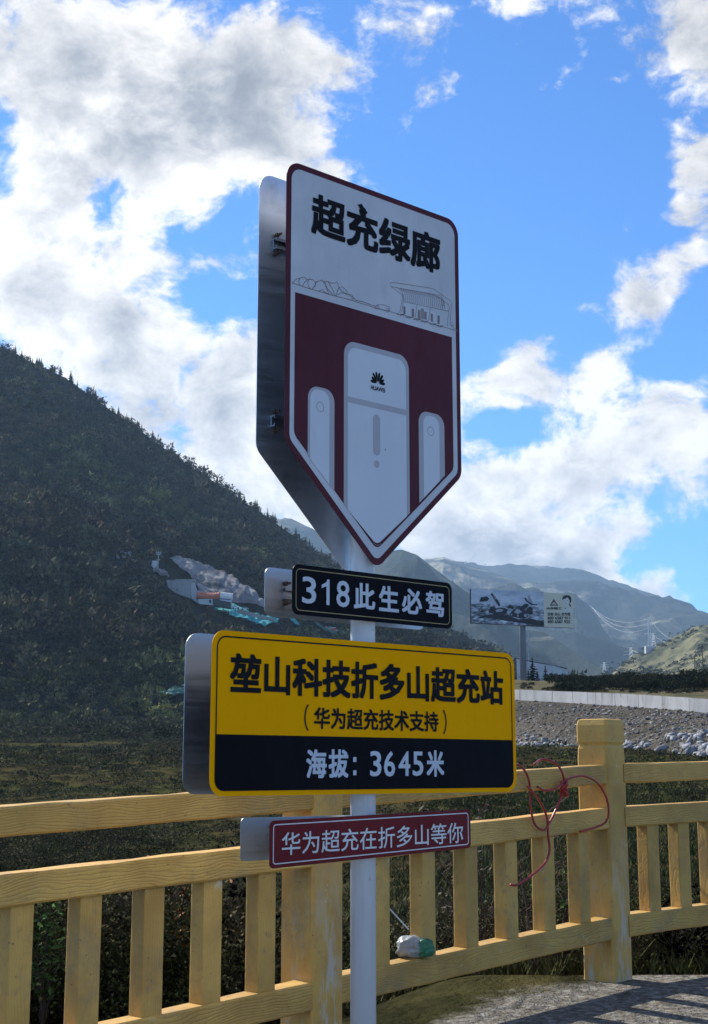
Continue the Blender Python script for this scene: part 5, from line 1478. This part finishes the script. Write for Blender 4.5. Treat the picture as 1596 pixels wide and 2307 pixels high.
for nm, ls, w in (('hill_drawing', hills, .0022), ('car_drawing', carl, .0020), ('canopy_drawing', canopy, .0018), ('charger_drawing', posts_, .0035)):
    line_art(nm, [[c1(*p) for p in l] for l in ls], w, 3, M['lineink'], front)
stext('超充绿廊', (-.318, 1.856, .345, 2.012), front, M['ink'], .030)
plug = [c1(*p) for p in [(762, 352), (790, 345), (806, 372), (815, 378), (832, 410), (818, 425), (800, 402), (790, 398)]]
decal('plug_mark', plug, 6, M['ink'], front)
# petals over the word on the big charging post
lc_ = (.0075, 1.366)
for k in range(8):
    a = R(-82 + k * 164 / 7) ; L_ = .038 if 1 < k < 6 else .031
    w_ = .0056
    pet = []
    for j in range(13):
        t = j / 12 * 2 * math.pi; s_ = .5 - .5 * math.cos(t); yy = .010 + L_ * s_ - .004; xx = w_ * math.sin(t) * (.35 + 1.0 * s_)
        pet.append((lc_[0] + yy * math.sin(a) + xx * math.cos(a), lc_[1] + yy * math.cos(a) - xx * math.sin(a)))
    decal('petal', pet[:-1], 5, M['ink'], cb)
fit_text('lettering', 'HUAWEI', (-.028, 1.338, .043, 1.354), smap, .0002 + STEP * 5, .00004, M['ink'], cb, .03)

def slab_sign(name, a0, a1, z0, z1, rad_, m_, label, n_face=HALF, tilt=0.0):
    o = plate(name, round_poly([(a0, z0), (a1, z0), (a1, z1), (a0, z1)], rad_, 7), n_face - T0, n_face, m_, sign, label, True)
    return o
bs = slab_sign('slogan_plate', -.390, .387, .505, .674, .026, M['black'], 'black sign with pale 318 slogan lettering')
decal('gold_line', round_poly([(-.376, .519), (.373, .519), (.373, .660), (-.376, .660)], .018, 6), 2, M['gold'], bs, round_poly([(-.3735, .5215), (.3705, .5215), (.3705, .6575), (-.3735, .6575)], .0155, 6))
for ch, x0, x1, bd in (('3', -.349, -.286, .010), ('8', -.193, -.132, .010), ('此', -.111, -.009, .026), ('生', .010, .108, .026), ('必', .124, .226, .026), ('驾', .245, .342, .024)):
    stext(ch, (x0, .545, x1, .6355), bs, M['lilac'], bd)
decal('digit_one', [(-.239, .547), (-.225, .547), (-.225, .634), (-.235, .634), (-.240, .624), (-.261, .613), (-.261, .602), (-.239, .611)], 4, M['lilac'], bs)
ys = slab_sign('altitude_plate', -.7220, .7300, -.0815, .4335, .050, M['yellow'], 'large yellow and black sign with station name and altitude')
o1 = round_poly([(-.7040, -.066), (.7120, -.066), (.7120, .4165), (-.7040, .4165)], .036, 7)
o2 = round_poly([(-.6990, -.061), (.7070, -.061), (.7070, .4115), (-.6990, .4115)], .031, 7)
decal('border_line', o1, 2, M['ink'], ys, o2)
decal('black_band', round_poly([(-.7040, -.066), (.7120, -.066), (.7120, .108), (-.7040, .108)], [.036, .036, 0, 0], 7), 3, M['black'], ys)
stext('堃山科技折多山超充站', (-.650, .237, .662, .364), ys, M['ink'], .030)
stext('华为超充技术支持', (-.292, .132, .306, .203), ys, M['ink'], .022)
for sx in (-1, 1):
    q = [(.007 + sx * (.315 + .024 * math.cos(t)), .168 + .046 * math.sin(t)) for t in np.linspace(-1.15, 1.15, 12)]
    line_art('bracket', [q], .0058, 4, M['ink'], ys)
for ch, x0, x1, z0, z1, bd in (('海', -.326, -.236, -.028, .065, .026), ('拔', -.227, -.137, -.027, .066, .026), ('3', -.036, .018, -.023, .062, .014), ('6', .031, .084, -.024, .062, .014), ('4', .101, .159, -.022, .062, .014), ('5', .171, .225, -.022, .062, .014), ('米', .242, .332, -.025, .067, .028)):
    stext(ch, (x0, z0, x1, z1), ys, M['lilac'], bd, 5)
for z in (-.011, .033): decal('colon_dot', [(-.115, z - .008), (-.100, z - .008), (-.100, z + .008), (-.115, z + .008)], 5, M['lilac'], ys)
# the red sign hangs a touch out of level
def sp_red(a, z): return (a, z + .010 * (a / .475))
rp_ = [sp_red(a, z) for a, z in round_poly([(-.476, -.2985), (.470, -.2865), (.470, -.1505), (-.476, -.1505)], .016, 6)]
rs_ = plate('welcome_plate', rp_, HALF - T0, HALF, M['redp'], sign, 'narrow dark red sign with thin cream lettering', True)
i1 = [sp_red(*q) for q in round_poly([(-.464, -.287), (.458, -.275), (.458, -.162), (-.464, -.162)], .012, 6)]
i2 = [sp_red(*q) for q in round_poly([(-.4605, -.2835), (.4545, -.2715), (.4545, -.1655), (-.4605, -.1655)], .0085, 6)]
decal('border_line', i1, 2, M['paletext'], rs_, i2)
o_ = fit_text('lettering', '华为超充在折多山等你', (-.428, -.2615, .427, -.1900), lambda a, z, l: sp(a, z + .007 * (a / .475) - .002, HALF + l), .0002 + STEP * 4, .00004, M['paletext'], rs_, .006)

# back plates, their rails and clamps
NB_ = -.071
plate('back_plate', round_poly([(a - .007, z - .006) for a, z in pent], rads), NB_ - .0022, NB_, M['alu2'], sign, 'bare metal pentagon plate facing away')
plate('back_plate', round_poly([(-.392, .510), (.383, .510), (.383, .677), (-.392, .677)], .026, 7), NB_ - .0022, NB_, M['alu'], sign, 'bare metal back of the black sign pair')
plate('back_plate', round_poly([(-.720, -.078), (.728, -.078), (.728, .434), (-.720, .434)], .050, 7), NB_ - .0022, NB_, M['alu'], sign, 'bare metal back of the yellow sign pair')
plate('back_plate', round_poly([(-.481, -.292), (.475, -.292), (.475, -.155), (-.481, -.155)], .016, 6), NB_ - .0022, NB_, M['alu'], sign, 'bare metal back of the red sign pair')
def stiff(z, a0, a1):
    """channel rail across the inside of each plate pair, with its open ends and end bolts, and the clamp round the pole"""
    for n0_, n1_ in ((NB_ + .0005, NB_ + .020), (HALF - T0 - .0005, HALF - T0 - .020)):
        mb = MB(); s_ = 1 if n1_ > n0_ else -1
        prof = [(n0_, -.020), (n0_, .020), (n0_ + s_ * .018, .020), (n0_ + s_ * .018, .009), (n0_ + s_ * .014, .009), (n0_ + s_ * .014, .016), (n0_ + s_ * .003, .016), (n0_ + s_ * .003, -.016), (n0_ + s_ * .014, -.016), (n0_ + s_ * .014, -.009), (n0_ + s_ * .018, -.009), (n0_ + s_ * .018, -.020)]
        n = len(prof)
        V = [sp(a0, z + q, w) for w, q in prof] + [sp(a1, z + q, w) for w, q in prof]
        mb.add(V, [(i, (i + 1) % n, (i + 1) % n + n, i + n) for i in range(n)] + [tuple(range(n)), tuple(range(2 * n - 1, n - 1, -1))])
        ra = mb.build('stiffener', M['alu'], sign)
        for aa in (a0 + .012,):
            for dz_ in (-.034, .034):
                mb = MB(); mb.tube([sp(aa, z + dz_, n0_), sp(aa, z + dz_, n0_ + s_ * .012)], .0085, 6); mb.tube([sp(aa, z + dz_, n0_ + s_ * .012), sp(aa, z + dz_, n0_ + s_ * .030)], .0045, 6); mb.build('bolt', M['bolt'], ra)
    mb = MB(); ring_o = []; n = 28
    V = []; F = []
    for k in range(n):
        t = 2 * math.pi * k / n
        for r_, zz in ((.0440, -.02), (.0475, -.02), (.0475, .02), (.0440, .02)): V.append((r_ * math.cos(t), r_ * math.sin(t), z + EYE + zz))
    for k in range(n):
        for j in range(4): F.append((k * 4 + j, k * 4 + (j + 1) % 4, ((k + 1) % n) * 4 + (j + 1) % 4, ((k + 1) % n) * 4 + j))
    mb.add(V, F); cl_ = mb.build('clamp', M['galv'], sign)
    for sx in (-1, 1):
        mb = MB(); mb.add([sp(sx * .045, z + q, w) for w in (NB_ + .018, HALF - .02) for q in (-.018, .018)] + [sp(sx * .050, z + q, w) for w in (NB_ + .018, HALF - .02) for q in (-.018, .018)], [(0, 1, 3, 2), (4, 6, 7, 5), (0, 4, 5, 1), (2, 3, 7, 6), (0, 2, 6, 4), (1, 5, 7, 3)]); mb.build('clamp_arm', M['galv'], cl_)
for z, a0, a1 in ((1.84, -.372, .33), (1.19, -.372, .33), (.592, -.315, .31), (.30, -.60, .60), (.02, -.61, .60), (-.222, -.36, .36)): stiff(z, a0, a1)

# ---------------------------------------------------------------- air between here and the far mountains
hb = MB(); hb.box((0, 7000, 340), (24000, 20000, 1160))
hz_m = bpy.data.materials.new('haze_air'); hz_m.use_nodes = True
nt = hz_m.node_tree; nt.nodes.clear()
pv = nt.nodes.new('ShaderNodeVolumePrincipled'); pv.inputs['Color'].default_value = (.48, .72, 1.0, 1); pv.inputs['Density'].default_value = 0.000082; pv.inputs['Anisotropy'].default_value = 0.25
mo = nt.nodes.new('ShaderNodeOutputMaterial'); nt.links.new(pv.outputs[0], mo.inputs['Volume'])
HAZE = 1
if HAZE: tag(hb.build('haze', hz_m), 'thin blue haze filling the valley', 'haze', None, 'stuff')
